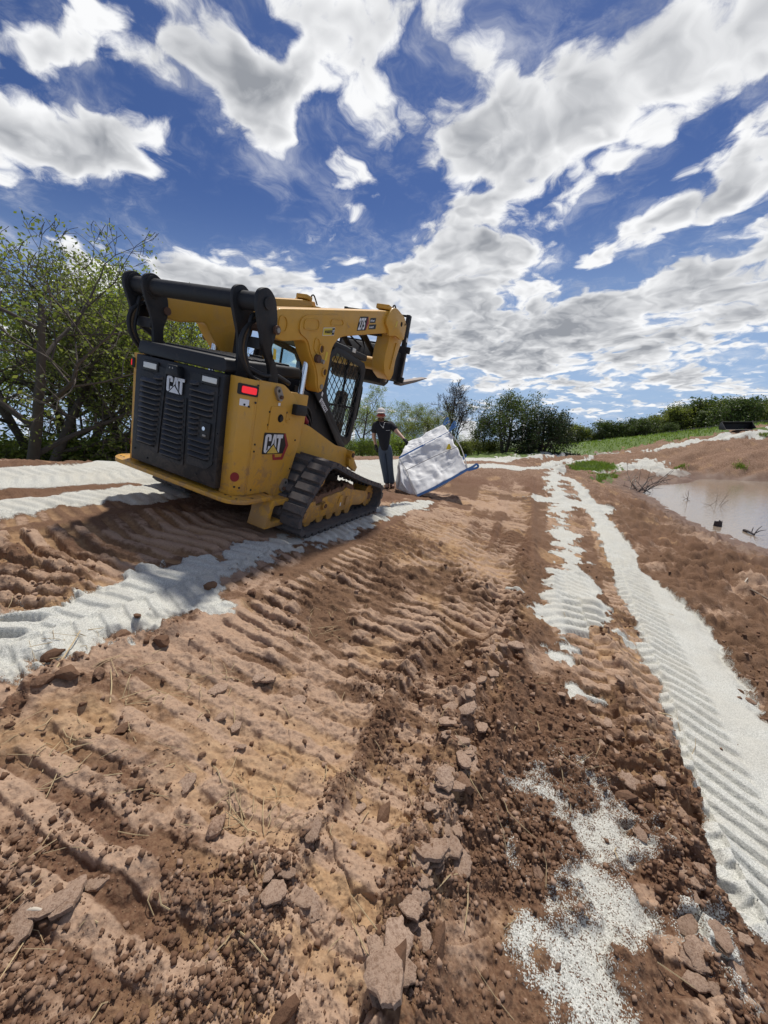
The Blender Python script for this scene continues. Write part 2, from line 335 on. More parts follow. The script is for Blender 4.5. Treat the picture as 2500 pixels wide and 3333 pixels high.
clod = np.clip(1-g1*1.15, 0, 1)**.6*(gid > .30)*gid
h1, he, hid = voronoi(X+.01*fbm(X, Y, 50, 2, 8), Y+.01*fbm(X, Y, 50, 2, 9), 44.0, 17); crumb = np.clip(1-h1*1.2, 0, 1)**.6*(hid > .35)*hid
rubble = sstep(-.02, .16, fbm(X, Y, 1.5, 3, 111) + .35*bm_m + .08*(1-trk)-.02) * soil
mid = sstep(10, 3.0, RR)
Zd = near*(.075*lump + .09*fbm(X, Y, 3.2, 4, 121)*soil)
Zd += near*soil*(.036*np.abs(fbm(X, Y, 7, 4, 131, .6))*2 + .030*fbm(X, Y, 30, 4, 141, .65))
Zd += mid*soil*rubble*(clod*.040+crumb*.018) + mid*rubble*soil*np.abs(fbm(X, Y, 42, 3, 151))*.012
Zd += plates*(fid-.5)*.014*mid - crack*.010*mid
Zd += lug*near + bm_h*near + sandh*near*(.7+.5*fbm(X, Y, 4, 3, 161)) + sand*.004*fbm(X, Y, 45, 2, 163)*mid
# rills down the far bank and the sunk shore
bank = sstep(12, 17, RR)*(X > 6)*sstep(0, .3, hwater)
Zd += bank*(.55*fbm(X*.5-Y*1.6, X*.35+Y*.3, 1.6, 4, 171)+.20*fbm(X, Y, 2.5, 4, 173))
shore = (X > 2.6)*sstep(.03, .15, hwater)*sstep(.9, .4, hwater)*sstep(16, 12, RR)*sstep(3.4, 4.4, RR+X*.3)*soil
Zd += shore*(.55*np.abs(fbm(X, Y, 2.2, 4, 177, .6))+.30*np.abs(fbm(X, Y, 7, 3, 178))-.05)
Zd += damp*.03*fbm(X, Y, 4.5, 4, 175)
Zd += sstep(25, 60, RR)*.25*fbm(X, Y, .12, 4, 181)
# keep the pads under the tracks of the loader true
MYAW, MPIT, MROL = R_(-23.63728815), R_(-2.6617823), R_(12.28180999)
MT = np.array([-1.94788023, 3.45909924, -.86750133])
def rotm(a, b, c):
    return np.array(Matrix.Rotation(a, 3, 'Z') @ Matrix.Rotation(b, 3, 'X') @ Matrix.Rotation(c, 3, 'Y'))
MR = rotm(MYAW, MPIT, MROL)
Lm = (np.stack([X, Y, Zb], -1)-MT) @ MR
px_, py_ = np.abs(Lm[..., 0])-.795, Lm[..., 1]
pad = sstep(.30, .24, np.abs(px_))*sstep(.35, .5, py_)*sstep(2.55, 2.4, py_)
zpl = plane_z(X, Y)
Z = Zb+Zd
pl_hi = zpl-.003
apron = sstep(2.0, 1.3, np.abs(Lm[..., 0]))*sstep(-1.2, -.5, py_)*sstep(3.0, 2.6, py_)*.75
Z = np.where(apron > 0, np.minimum(Z, Z*(1-apron)+apron*(zpl+lug+.5*sandh)), Z)
Z = np.where(pad > 0, Z*(1-pad)+pl_hi*pad, Z)
under = sstep(1.15, .95, np.abs(Lm[..., 0]))*sstep(-.2, .1, py_)*sstep(2.7, 2.5, py_)*(1-pad)
Z = np.where(under > 0, np.minimum(Z, Z*(1-under)+under*(zpl+.035)), Z)

pale = np.clip(.36+1.5*fbm(X, Y, .9, 4, 191)+1.3*fbm(X, Y, 3.4, 4, 193)+.38*plates-.55*rubble+.62*barm-.12*trk, 0, 1)*sstep(14, 8, RR) + .45*sstep(8, 14, RR)
tanm = np.clip(smoothf*1.2*sstep(-.1, .25, fbm(X, Y, 1.0, 3, 201)+.05) + .7*sstep(.19, .28, fbm(X, Y, 2.4, 3, 203))*(1-rubble), 0, 1)*soil
drk = poly_sd(sx_, sy_, G([(1140,1045),(1168,1090),(1190,1180),(1200,1260),(1150,1300),(1125,1420),(1085,1460),(1118,1330),(1140,1200)]))
pale = pale*(1-.75*sstep(-.1, .12, drk+edge_n*.3)) - .25*shore*(fbm(X, Y, 1.6, 3, 221)+.5)
redm = np.clip(.5+1.6*fbm(X, Y, .35, 3, 211)+.3*bm_m, 0, 1)

def mesh_np(name, verts, faces_quads=None, faces_tris=None):
    me = bpy.data.meshes.new(name); nv = len(verts)
    me.vertices.add(nv); me.vertices.foreach_set('co', np.asarray(verts, np.float32).ravel())
    q = np.asarray(faces_quads if faces_quads is not None else np.zeros((0, 4)), np.int32); t = np.asarray(faces_tris if faces_tris is not None else np.zeros((0, 3)), np.int32)
    nl = q.size+t.size; me.loops.add(nl); me.loops.foreach_set('vertex_index', np.r_[q.ravel(), t.ravel()].astype(np.int32))
    me.polygons.add(len(q)+len(t))
    me.polygons.foreach_set('loop_start', np.r_[np.arange(len(q))*4, q.size+np.arange(len(t))*3].astype(np.int32))
    me.update(calc_edges=True); return me
def grid_quads(nr, nc):
    i = np.arange(nr*nc).reshape(nr, nc)
    return np.stack([i[:-1, :-1].ravel(), i[:-1, 1:].ravel(), i[1:, 1:].ravel(), i[1:, :-1].ravel()], -1)
def tag(o, label=None, cat=None, group=None, kind=None):
    for k, v_ in (('label', label), ('category', cat), ('group', group), ('kind', kind)):
        if v_: o[k] = v_
    return o
def add(name, me, mat=None, parent=None, smooth=False):
    o = bpy.data.objects.new(name, me); COL.objects.link(o)
    if mat is not None and len(me.materials) == 0: me.materials.append(mat)
    if parent is not None: o.parent = parent
    if smooth: me.polygons.foreach_set('use_smooth', np.ones(len(me.polygons), bool))
    return o
def empty(name, loc=(0, 0, 0), rz=0):
    o = bpy.data.objects.new(name, None); COL.objects.link(o); o.location = loc; o.rotation_euler = (0, 0, rz); o.empty_display_size = .2; return o

NR = len(rows)
verts = np.stack([X.ravel(), Y.ravel(), Z.ravel()+CAMH], -1)
gme = mesh_np('ground', verts, grid_quads(NR, NA)[:, ::-1])
at = gme.attributes.new('zone', 'FLOAT_COLOR', 'POINT'); at.data.foreach_set('color', np.stack([sand, pale, damp, grass], -1).astype(np.float32).ravel())
at = gme.attributes.new('zone2', 'FLOAT_COLOR', 'POINT'); at.data.foreach_set('color', np.stack([tanm, redm, rubble, np.ones_like(X)], -1).astype(np.float32).ravel())
def ground_z(x, y):
    """finished ground height (world) at a point, from the sheet"""
    r_ = math.hypot(x, y); a_ = math.atan2(x, y)
    i = int(np.clip(np.searchsorted(rows, r_)-1, 0, NR-2)); jf = (a_+R_(80))/R_(160)*(NA-1); j = int(np.clip(math.floor(jf), 0, NA-2))
    fi = np.clip((r_-rows[i])/(rows[i+1]-rows[i]), 0, 1); fj = np.clip(jf-j, 0, 1)
    return float((Z[i, j]*(1-fi)+Z[i+1, j]*fi)*(1-fj)+(Z[i, j+1]*(1-fi)+Z[i+1, j+1]*fi)*fj)+CAMH
def gfield(F, x, y):
    r_ = np.hypot(x, y); a_ = np.arctan2(x, y)
    i = np.clip(np.searchsorted(rows, r_), 0, NR-1); j = np.clip(np.rint((a_+R_(80))/R_(160)*(NA-1)).astype(int), 0, NA-1)
    return F[i, j]

def new_mat(name):
    m = bpy.data.materials.new(name); m.use_nodes = True; N = NT(m.node_tree); b = N.n['Principled BSDF']; return m, N, b
gm, N, b = new_mat('ground')
co = N.node('ShaderNodeTexCoord').outputs['Object']
z1 = N.node('ShaderNodeSeparateColor'); N.link(N.attr('zone', 'Color'), z1.inputs[0])
za = N.attr('zone', 'Alpha')
z2 = N.node('ShaderNodeSeparateColor'); N.link(N.attr('zone2', 'Color'), z2.inputs[0])
nb = N.noise(co, 3.0, 6, .6); nm_ = N.noise(co, 22, 6, .65); nf = N.noise(co, 110, 4, .6)
pale_f = N.ramp(N.math('ADD', z1.outputs[1], N.math('MULTIPLY', N.math('SUBTRACT', nm_, .5), 1.3)), .25, .85)
loose = N.mix(z2.outputs[1], (.128, .070, .040), (.132, .062, .037))
loose = N.mix(N.ramp(nf, .35, .7), loose, (.190, .112, .066))
crust = N.mix(nb, (.340, .224, .150), (.455, .315, .220))
crust = N.mix(N.math('MULTIPLY', N.ramp(nf, .52, .32), .45), crust, (.19, .11, .072))
soilc = N.mix(pale_f, loose, crust)
tanc = N.mix(N.ramp(nm_, .3, .75), (.31, .185, .095), (.48, .315, .172))
soilc = N.mix(N.math('MULTIPLY', z2.outputs[0], .85), soilc, tanc)
# granules of the white drying agent: single grains show at the fringe
vg = N.vor(co, 300, 'F1', 'Color'); vgs = N.node('ShaderNodeSeparateColor'); N.link(vg, vgs.inputs[0])
sandc = N.mix(vgs.outputs[0], (.38, .38, .34), (.68, .67, .61))
sandc = N.mix(N.math('MULTIPLY', N.ramp(vgs.outputs[1], .90, .96), .7), sandc, (.22, .21, .18))
sandc = N.mix(N.ramp(nb, .62, .38, 0, .35), sandc, (.47, .44, .37))
thr = N.math('ADD', N.math('MULTIPLY', vgs.outputs[2], .55), N.math('MULTIPLY', N.noise(co, 30, 4, .7), .45))
sf = N.ramp(N.math('SUBTRACT', z1.outputs[0], thr), -.04, .06)
c = N.mix(sf, soilc, sandc)
dampc = N.mix(nb, (.105, .058, .036), (.20, .125, .085))
c = N.mix(N.math('MULTIPLY', z1.outputs[2], .9), c, dampc)
gfac = N.ramp(N.math('ADD', za, N.math('MULTIPLY', N.math('SUBTRACT', nm_, .5), .8)), .4, .7)
c = N.mix(gfac, c, N.mix(nb, (.075, .120, .028), (.140, .190, .055)))
N.link(c, b.inputs['Base Color'])
N.put(b.inputs['Roughness'], N.fmix(z1.outputs[2], .95, .55)); b.inputs['Specular IOR Level'].default_value = .25
hgt = N.math('ADD', N.math('MULTIPLY', nf, N.fmix(sf, .0028, .0014)), N.math('MULTIPLY', N.vor(co, N.fmix(sf, 70.0, 300.0)), N.fmix(sf, .002, -.0013)))
hgt = N.math('ADD', hgt, N.math('MULTIPLY', nm_, N.fmix(sf, .006, .002)))
bp = N.node('ShaderNodeBump'); bp.inputs['Strength'].default_value = .9; bp.inputs['Distance'].default_value = 1.0
N.link(hgt, bp.inputs['Height']); N.link(bp.outputs[0], b.inputs['Normal'])
ground = tag(add('ground', gme, gm, smooth=True), kind='structure')
print('ground', len(verts), NR, time.time()-T0)
# pond
wme = mesh_np('pond_water', [(3, 1, WATER+CAMH), (60, 1, WATER+CAMH), (60, 30, WATER+CAMH), (3, 30, WATER+CAMH)], [(0, 1, 2, 3)])
wm, N, b = new_mat('pond_water'); co = N.node('ShaderNodeTexCoord').outputs['Object']
b.inputs['Base Color'].default_value = (.265, .210, .160, 1); b.inputs['Roughness'].default_value = .04; b.inputs['IOR'].default_value = 1.7; b.inputs['Specular IOR Level'].default_value = 1.0
mp = N.node('ShaderNodeMapping'); mp.inputs['Scale'].default_value = (1, 2.2, 1); N.link(co, mp.inputs[0])
bp = N.node('ShaderNodeBump'); bp.inputs['Strength'].default_value = .22; bp.inputs['Distance'].default_value = .02
N.link(N.noise(mp.outputs[0], 7, 3, .5), bp.inputs['Height']); N.link(bp.outputs[0], b.inputs['Normal'])
tag(add('pond_water', wme, wm), kind='structure')
# ------------------------------------------------------------------ materials shared by built things
def plain(name, col, rough=.6, metal=0.0, var=.12, vscale=14, spec=.4, bump=0.0, bscale=60, dust=None, dustf=.3, emit=None, coat=0):
    m, N, b = new_mat(name); co = N.node('ShaderNodeTexCoord').outputs['Object']
    n = N.noise(co, vscale, 5, .6); lo = tuple(c*(1-var) for c in col); hi = tuple(min(1, c*(1+var)) for c in col)
    c = N.mix(n, lo, hi)
    if dust:
        dn = N.noise(co, 5.0, 7, .68, .4); c = N.mix(N.math('MULTIPLY', N.ramp(dn, .45, .75), dustf), c, dust)
        N.put(b.inputs['Roughness'], N.math('ADD', rough, N.math('MULTIPLY', dn, .25)))
    else: N.put(b.inputs['Roughness'], N.math('ADD', rough-.06, N.math('MULTIPLY', n, .12)))
    N.link(c, b.inputs['Base Color']); b.inputs['Metallic'].default_value = metal; b.inputs['Specular IOR Level'].default_value = spec
    if coat: b.inputs['Coat Weight'].default_value = coat; b.inputs['Coat Roughness'].default_value = .15
    if bump:
        bp = N.node('ShaderNodeBump'); bp.inputs['Strength'].default_value = .6; bp.inputs['Distance'].default_value = bump
        N.link(N.noise(co, bscale, 4, .6), bp.inputs['Height']); N.link(bp.outputs[0], b.inputs['Normal'])
    if emit: b.inputs['Emission Color'].default_value = (*emit[:3], 1); b.inputs['Emission Strength'].default_value = emit[3]
    return m
def grime(m, mudcol, top, amount):
    N = NT(m.node_tree); b = N.n['Principled BSDF']; src = b.inputs['Base Color'].links[0].from_socket; co = N.node('ShaderNodeTexCoord').outputs['Object']
    sp = N.node('ShaderNodeSeparateXYZ'); N.link(co, sp.inputs[0]); low = N.ramp(sp.outputs[2], top, .05, 0, 1, False)
    spl = N.ramp(N.math('ADD', N.noise(co, 11, 8, .75, .5), N.math('MULTIPLY', low, .22)), .60, .72)
    N.link(N.mix(N.math('MULTIPLY', spl, amount), src, mudcol), b.inputs['Base Color'])
M = dict(
 yellow=plain('yellow_paint', (.60, .312, .036), .42, var=.07, dust=(.42, .27, .13), dustf=.36, spec=.45, coat=.15),
 black=plain('black_paint', (.011, .012, .014), .42, var=.2, dust=(.09, .065, .05), dustf=.16, spec=.4),
 blackm=plain('black_metal', (.014, .014, .015), .5, var=.3, dust=(.12, .085, .06), dustf=.25),
 rubber=plain('track_rubber', (.066, .069, .075), .78, var=.25, dust=(.17, .135, .11), dustf=.4, bump=.004, bscale=40, spec=.3),
 hose=plain('hose_rubber', (.013, .013, .014), .55, var=.3),
 steel=plain('worn_steel', (.36, .34, .31), .45, .85, var=.25, dust=(.20, .12, .07), dustf=.5),
 chrome=plain('chrome', (.72, .72, .74), .16, 1.0, var=.05),
 rust=plain('rusty_steel', (.13, .07, .045), .7, .3, var=.35, bump=.003),
 red=plain('red_lens', (.62, .016, .022), .25, var=.05, emit=(.9, .02, .03, .55)),
 reflector=plain('red_reflector', (.24, .014, .018), .35, var=.1),
 lens=plain('lamp_lens', (.70, .70, .64), .18, var=.06, spec=.6),
 white=plain('white_print', (.78, .78, .77), .5, var=.04),
 silver=plain('silver_letter', (.66, .67, .68), .4, var=.05),
 gold=plain('gold_print', (.60, .42, .08), .45, var=.2, vscale=6),
 dkred=plain('dark_red_print', (.30, .025, .030), .45, var=.25, vscale=8),
 ink=plain('black_print', (.012, .012, .012), .5, var=.1),
 yprint=plain('yellow_print', (.68, .50, .05), .5, var=.05),
 mud=plain('dried_mud', (.20, .110, .065), .95, var=.35, vscale=30, bump=.02, bscale=30),
 dark=plain('dark_void', (.006, .006, .007), .9, var=.1),
 seat=plain('seat_vinyl', (.02, .02, .022), .6, var=.2),
)
gl = bpy.data.materials.new('tinted_glass'); gl.use_nodes = True; N = NT(gl.node_tree); N.n.clear()
tr = N.node('ShaderNodeBsdfTransparent'); tr.inputs[0].default_value = (.90, .96, .94, 1); gs = N.node('ShaderNodeBsdfGlossy'); gs.inputs['Roughness'].default_value = .04
mx = N.node('ShaderNodeMixShader'); mx.inputs[0].default_value = .07; N.link(tr.outputs[0], mx.inputs[1]); N.link(gs.outputs[0], mx.inputs[2])
ou = N.node('ShaderNodeOutputMaterial'); N.link(mx.outputs[0], ou.inputs[0]); M['glass'] = gl

grime(M['yellow'], (.27, .165, .10), 1.1, .55); grime(M['rubber'], (.22, .165, .13), .9, .28); grime(M['black'], (.10, .075, .06), 1.4, .35)
# ------------------------------------------------------------------ shape helpers
def fin(bm, name, mat, parent=None, smooth=30):
    bmesh.ops.recalc_face_normals(bm, faces=bm.faces[:])
    me = bpy.data.meshes.new(name); bm.to_mesh(me); bm.free()
    o = add(name, me, mat, parent)
    if smooth:
        me.polygons.foreach_set('use_smooth', np.ones(len(me.polygons), bool)); me.set_sharp_from_angle(angle=R_(smooth))
    return o
def bevel(bm, w, seg=2, ang=35):
    if w <= 0: return
    es = [e for e in bm.edges if len(e.link_faces) == 2 and e.calc_face_angle(0) > R_(ang)]
    bmesh.ops.bevel(bm, geom=es, offset=w, segments=seg, profile=.5, affect='EDGES', clamp_overlap=True)
def ax3(axis, a, p):
    return {'x': (a, p[0], p[1]), 'y': (p[0], a, p[1]), 'z': (p[0], p[1], a)}[axis]
def prism_bm(bm, pts, axis, a, b):
    lo = [bm.verts.new(ax3(axis, a, p)) for p in pts]; hi = [bm.verts.new(ax3(axis, b, p)) for p in pts]
    bm.faces.new(lo); bm.faces.new(hi[::-1]); n = len(pts)
    for i in range(n): bm.faces.new((lo[i], hi[i], hi[(i+1) % n], lo[(i+1) % n]))
def rnd(pts, r, seg=5):
    """round the corners of a polygon; r is one radius or a list"""
    out = []; n = len(pts); rs = r if isinstance(r, (list, tuple)) else [r]*n
    for i in range(n):
        p0, p1, p2 = (np.array(pts[(i+k) % n], float) for k in (-1, 0, 1)); a, b = p0-p1, p2-p1; la, lb = np.linalg.norm(a), np.linalg.norm(b)
        k = min(rs[i], la*.48, lb*.48)
        if k < 1e-4: out.append(tuple(p1)); continue
        s_, e_ = p1+a/la*k, p1+b/lb*k
        for j in range(seg+1): t = j/seg; out.append(tuple((1-t)**2*s_+2*t*(1-t)*p1+t*t*e_))
    return out
def prism(name, pts, axis, a, b, mat, parent, bev=.006, seg=2):
    bm = bmesh.new(); prism_bm(bm, pts, axis, a, b); bmesh.ops.recalc_face_normals(bm, faces=bm.faces[:]); bevel(bm, bev, seg); return fin(bm, name, mat, parent)
def box(name, x, y, z, mat, parent, bev=.006):
    return prism(name, [(x[0], y[0]), (x[1], y[0]), (x[1], y[1]), (x[0], y[1])], 'z', z[0], z[1], mat, parent, bev)
def cyl_bm(bm, p0, p1, r0, r1=None, seg=20, caps=True):
    p0, p1 = Vector(p0), Vector(p1); d = p1-p0; q = d.to_track_quat('Z', 'Y'); r1 = r0 if r1 is None else r1
    A = [bm.verts.new(p0+q @ Vector((r0*math.cos(t), r0*math.sin(t), 0))) for t in np.linspace(0, 2*math.pi, seg, endpoint=False)]
    B = [bm.verts.new(p1+q @ Vector((r1*math.cos(t), r1*math.sin(t), 0))) for t in np.linspace(0, 2*math.pi, seg, endpoint=False)]
    for i in range(seg): bm.faces.new((A[i], A[(i+1) % seg], B[(i+1) % seg], B[i]))
    if caps: bm.faces.new(A[::-1]); bm.faces.new(B)
def cyl(name, p0, p1, r, mat, parent, r1=None, seg=20, bev=0):
    bm = bmesh.new(); cyl_bm(bm, p0, p1, r, r1, seg); bevel(bm, bev); return fin(bm, name, mat, parent)
def spline(P, n=8):
    P = [Vector(p) for p in P]; out = []; P = [P[0]*2-P[1]]+P+[P[-1]*2-P[-2]]
    for i in range(1, len(P)-2):
        for k in range(n):
            t = k/n; a, b, c, d = P[i-1], P[i], P[i+1], P[i+2]
            out.append(.5*((2*b)+(c-a)*t+(2*a-5*b+4*c-d)*t*t+(3*b-a-3*c+d)*t**3))
    return out+[P[-2]]
def tube_bm(bm, path, r, seg=8, closed=False):
    path = [Vector(p) for p in path]; n = len(path); rs = r if isinstance(r, (list, tuple, np.ndarray)) else [r]*n; rings = []; up = Vector((0, 0, 1))
    for i in range(n):
        t = (path[min(i+1, n-1)]-path[max(i-1, 0)]).normalized(); s = t.cross(up)
        if s.length < 1e-3: s = t.cross(Vector((1, 0, 0)))
        s.normalize(); u = s.cross(t); up = u
        rings.append([bm.verts.new(path[i]+(s*math.cos(a)+u*math.sin(a))*rs[i]) for a in np.linspace(0, 2*math.pi, seg, endpoint=False)])
    for i in range(n-1):
        for j in range(seg): bm.faces.new((rings[i][j], rings[i][(j+1) % seg], rings[i+1][(j+1) % seg], rings[i+1][j]))
    bm.faces.new(rings[0][::-1]); bm.faces.new(rings[-1])
def tube(name, path, r, mat, parent, seg=8, n=8):
    bm = bmesh.new(); tube_bm(bm, spline(path, n) if n else path, r, seg); return fin(bm, name, mat, parent, 60)
def ring_prism(name, outer, inner, axis, a, b, mat, parent, bev=.0):
    """a plate with one opening; both outlines with the same number of points"""
    bm = bmesh.new(); n = len(outer)
    L = [[bm.verts.new(ax3(axis, q, p)) for p in pts] for q in (a, b) for pts in (outer, inner)]
    for i in range(n):
        j = (i+1) % n
        for A_, B_ in ((L[0], L[1]), (L[3], L[2]), (L[2], L[0]), (L[1], L[3])): bm.faces.new((A_[i], A_[j], B_[j], B_[i]))
    bmesh.ops.recalc_face_normals(bm, faces=bm.faces[:]); bevel(bm, bev); return fin(bm, name, mat, parent)
def flat(name, polys, O, U, V, off, th, mat, parent):
    """flat print or thin plate: outlines in (u, v) on a plane through O"""
    O, U, V = Vector(O), Vector(U), Vector(V); Nn = U.cross(V).normalized(); bm = bmesh.new()
    for pts in polys:
        lo = [bm.verts.new(O+U*p[0]+V*p[1]+Nn*off) for p in pts]; hi = [bm.verts.new(O+U*p[0]+V*p[1]+Nn*(off+th)) for p in pts]; n = len(pts)
        bm.faces.new(hi); bm.faces.new(lo[::-1])
        for i in range(n): bm.faces.new((lo[i], lo[(i+1) % n], hi[(i+1) % n], hi[i]))
    return fin(bm, name, mat, parent, 0)
def text(name, s, O, U, V, off, mat, parent, bold=.018, sx=1.0):
    """lettering of height |V| starting at O along U"""
    cu = bpy.data.curves.new('t', 'FONT'); cu.body = s; cu.size = 1.0; cu.offset = bold; cu.extrude = .01; cu.resolution_u = 3
    ob = bpy.data.objects.new('t', cu); COL.objects.link(ob); dg = bpy.context.evaluated_depsgraph_get(); me = bpy.data.meshes.new_from_object(ob.evaluated_get(dg))
    bpy.data.objects.remove(ob); bpy.data.curves.remove(cu); me.name = name
    O, U, V = Vector(O), Vector(U), Vector(V); Nn = U.cross(V).normalized(); k = V.length/.72; Ud = U.normalized()*k*sx; Vd = V.normalized()*k
    for v_ in me.vertices: x, y, z = v_.co; v_.co = O+Ud*x+Vd*y+Nn*(off+max(z, 0)*.1)
    me.materials.clear(); return add(name, me, mat, parent)
LC = [(.34,.64),(.34,.86),(.33,.94),(.27,1),(.09,1),(.02,.95),(0,.86),(0,.14),(.02,.05),(.09,0),(.25,0),(.32,.05),(.34,.14),(.34,.37),(.21,.37),(.21,.17),(.17,.12),(.13,.17),(.13,.83),(.17,.88),(.21,.83),(.21,.64)]
LA = [(.33,0),(.455,1),(.61,1),(.70,0),(.575,0),(.56,.24),(.475,.24),(.455,0)]; LAh = [(.493,.42),(.527,.80),(.547,.42)]
LT = [(.645,1),(1,1),(1,.80),(.885,.80),(.885,0),(.76,0),(.76,.80),(.645,.80)]

# ------------------------------------------------------------------ the loader
LD = empty('compact_track_loader'); LD.matrix_world = Matrix.Translation(Vector(MT)+Vector((0, 0, CAMH))) @ Matrix(MR.tolist()).to_4x4()
tag(LD, 'yellow and black compact track loader with raised forks, parked on the red slope', 'loader')
Y_, B_ = M['yellow'], M['black']
# rear body: bent corner posts and side panels
for s in (1, -1):
    post = [(s*.505, .015), (s*.618, .015), (s*.688, .105), (s*.688, .14), (s*.655, .14), (s*.655, .12), (s*.60, .05), (s*.505, .05)]
    prism('corner_post', post[::s], 'z', .415, 1.372, Y_, LD, .004)
    sp = rnd([(.14, .415), (.14, 1.378), (.445, 1.385), (.62, 1.30), (.79, 1.115), (.80, .90), (.655, .36), (.50, .345), (.40, .415)], [.0, .0, .04, .05, .04, .06, .07, .04, .03])
    prism('side_panel', sp, 'x', s*.658, s*.689, Y_, LD, .004)
    # lamps in the corner, reflector, label
    Uc = Vector((s*.070, .090, 0)).normalized()*(1 if s > 0 else -1); O = Vector((s*.653, .06, 1.285)); V = Vector((0, 0, 1))
    rr = lambda w, h, r=.012: rnd([(-w, -h), (w, -h), (w, h), (-w, h)], r, 4)
    lh = flat('tail_lamp', [rr(.078, .042)], O, Uc, V, -.012, .020, M['ink'], LD); flat('lens', [rr(.056, .026)], O+Uc*.008, Uc, V, .008, .012, M['red'], lh)
    flat('round_reflector', [[(.036*math.cos(t), .040*math.sin(t)) for t in np.linspace(0, 6.283, 20, endpoint=False)]], (s*.637, .040, .575), Uc, V, .001, .004, M['reflector'], LD)
    for (a_, z_) in ((-.02, .49), (.02, .485), (-.015, 1.17), (.02, 1.16), (.07, 1.335), (.065, 1.20)):
        flat('bolt', [[(.009*math.cos(t), .009*math.sin(t)) for t in np.linspace(0, 6.283, 10, endpoint=False)]], (s*.653, .06, z_), Uc, V, .0015 if abs(a_) < .05 else .012, .003, M['ink'], LD).location = Uc*a_
    if s > 0:
        flat('serial_label', [rr(.036, .026, .004)], Vector((.642, .046, 1.185)), Uc, V, .0015, .0015, M['white'], LD)
# right side fittings
XS = .6905; SU, SV = Vector((0, 1, 0)), Vector((0, 0, 1))
def disc(c, r, n=18): return [(c[0]+r*math.cos(t), c[1]+r*math.sin(t)) for t in np.linspace(0, 2*math.pi, n, endpoint=False)]
def side_shackle(y, z, ang):
    ca, sa = math.cos(ang), math.sin(ang); pts = [(y+ca*.032+.034*math.cos(t+ang), z+sa*.032+.034*math.sin(t+ang)) for t in np.linspace(-1.57, 1.57, 9)]+[(y-ca*.032-.034*math.cos(t+ang), z-sa*.032-.034*math.sin(t+ang)) for t in np.linspace(-1.57, 1.57, 9)]
    o = flat('tie_plate', [pts], (XS, 0, 0), SU, SV, -.002, .026, M['steel'], LD)
    flat('hole', [disc((y+ca*.03, z+sa*.03), .014)], (XS, 0, 0), SU, SV, .024, .0015, M['ink'], o); flat('bolt_head', [disc((y-ca*.03, z-sa*.03), .018, 6)], (XS, 0, 0), SU, SV, .024, .016, M['rust'], o)
side_shackle(.375, 1.30, 2.2); side_shackle(.625, .465, 1.15)
fp = flat('fuel_panel', [rnd([(.30, .985), (.47, 1.005), (.50, 1.02), (.52, 1.18), (.49, 1.195), (.31, 1.19)], .02)], (XS, 0, 0), SU, SV, .001, .005, Y_, LD)
flat('cap_recess', [disc((.445, 1.095), .036, 20)], (XS, 0, 0), SU, SV, .0065, .001, M['dark'], fp); flat('fuel_cap', [disc((.448, 1.093), .024, 16)], (XS, 0, 0), SU, SV, .007, .012, M['blackm'], fp)
for q in ((.30, 1.14), (.30, 1.03), (.53, 1.15), (.50, 1.04), (.70, .62), (.715, .90), (.17, .86), (.17, .80), (.19, .46), (.18, .40)): flat('bolt', [disc(q, .009, 10)], (XS, 0, 0), SU, SV, -.001, .004, M['ink'], LD)
for c_ in ((.55, 1.155), (.55, 1.08), (.585, 1.095), (.47, .47), (.47, .395), (.50, .385)): flat('rivet', [disc(c_, .008, 10)], (XS, 0, 0), SU, SV, -.001, .006, Y_, LD)
tube('cable_clip', [(XS, .535, 1.155), (XS, .535, 1.075), (XS, .555, 1.06), (XS, .58, 1.065)], .0035, Y_, LD, 6, 4)
flat('small_sticker', [[(.395, 1.20), (.425, 1.20), (.425, 1.225), (.395, 1.225)]], (XS, 0, 0), SU, SV, .001, .001, M['white'], LD)
box('latch_box', (.685, .745), (.60, .76), (1.14, 1.235), M['black'], LD, .008)
# badge on the side
bw, bh, by, bz = .235, .165, .285, .785
def bd(name, polys, off, mat, par): return flat(name, [[(by+p[0]*bw, bz+p[1]*bh) for p in q] for q in polys], (XS, 0, 0), SU, SV, off, .0012, mat, par)
bdg = bd('badge', [rnd([(-.07, -.07), (1.13, -.07), (1.40, .45), (1.16, 1.08), (-.07, 1.08)], .06)], .0005, M['ink'], LD)
bd('badge_rim', [[(1.05, 1.06), (1.16, 1.05), (1.42, .40), (1.17, -.42), (.60, -.42), (.53, -.10), (.66, -.10), (.68, -.26), (1.08, -.26), (1.26, .40)]], .002, M['dkred'], bdg)
bd('letter', [LC], .0035, M['silver'], bdg); bd('letter', [LA], .0035, M['silver'], bdg); bd('letter', [LT], .0035, M['silver'], bdg); bd('letter_eye', [LAh], .005, M['ink'], bdg)
bd('triangle_edge', [[(.10, -.03), (.49, .52), (.88, -.03)]], .005, M['ink'], bdg); bd('triangle', [[(.17, -.02), (.49, .43), (.81, -.02)]], .0065, M['gold'], bdg)
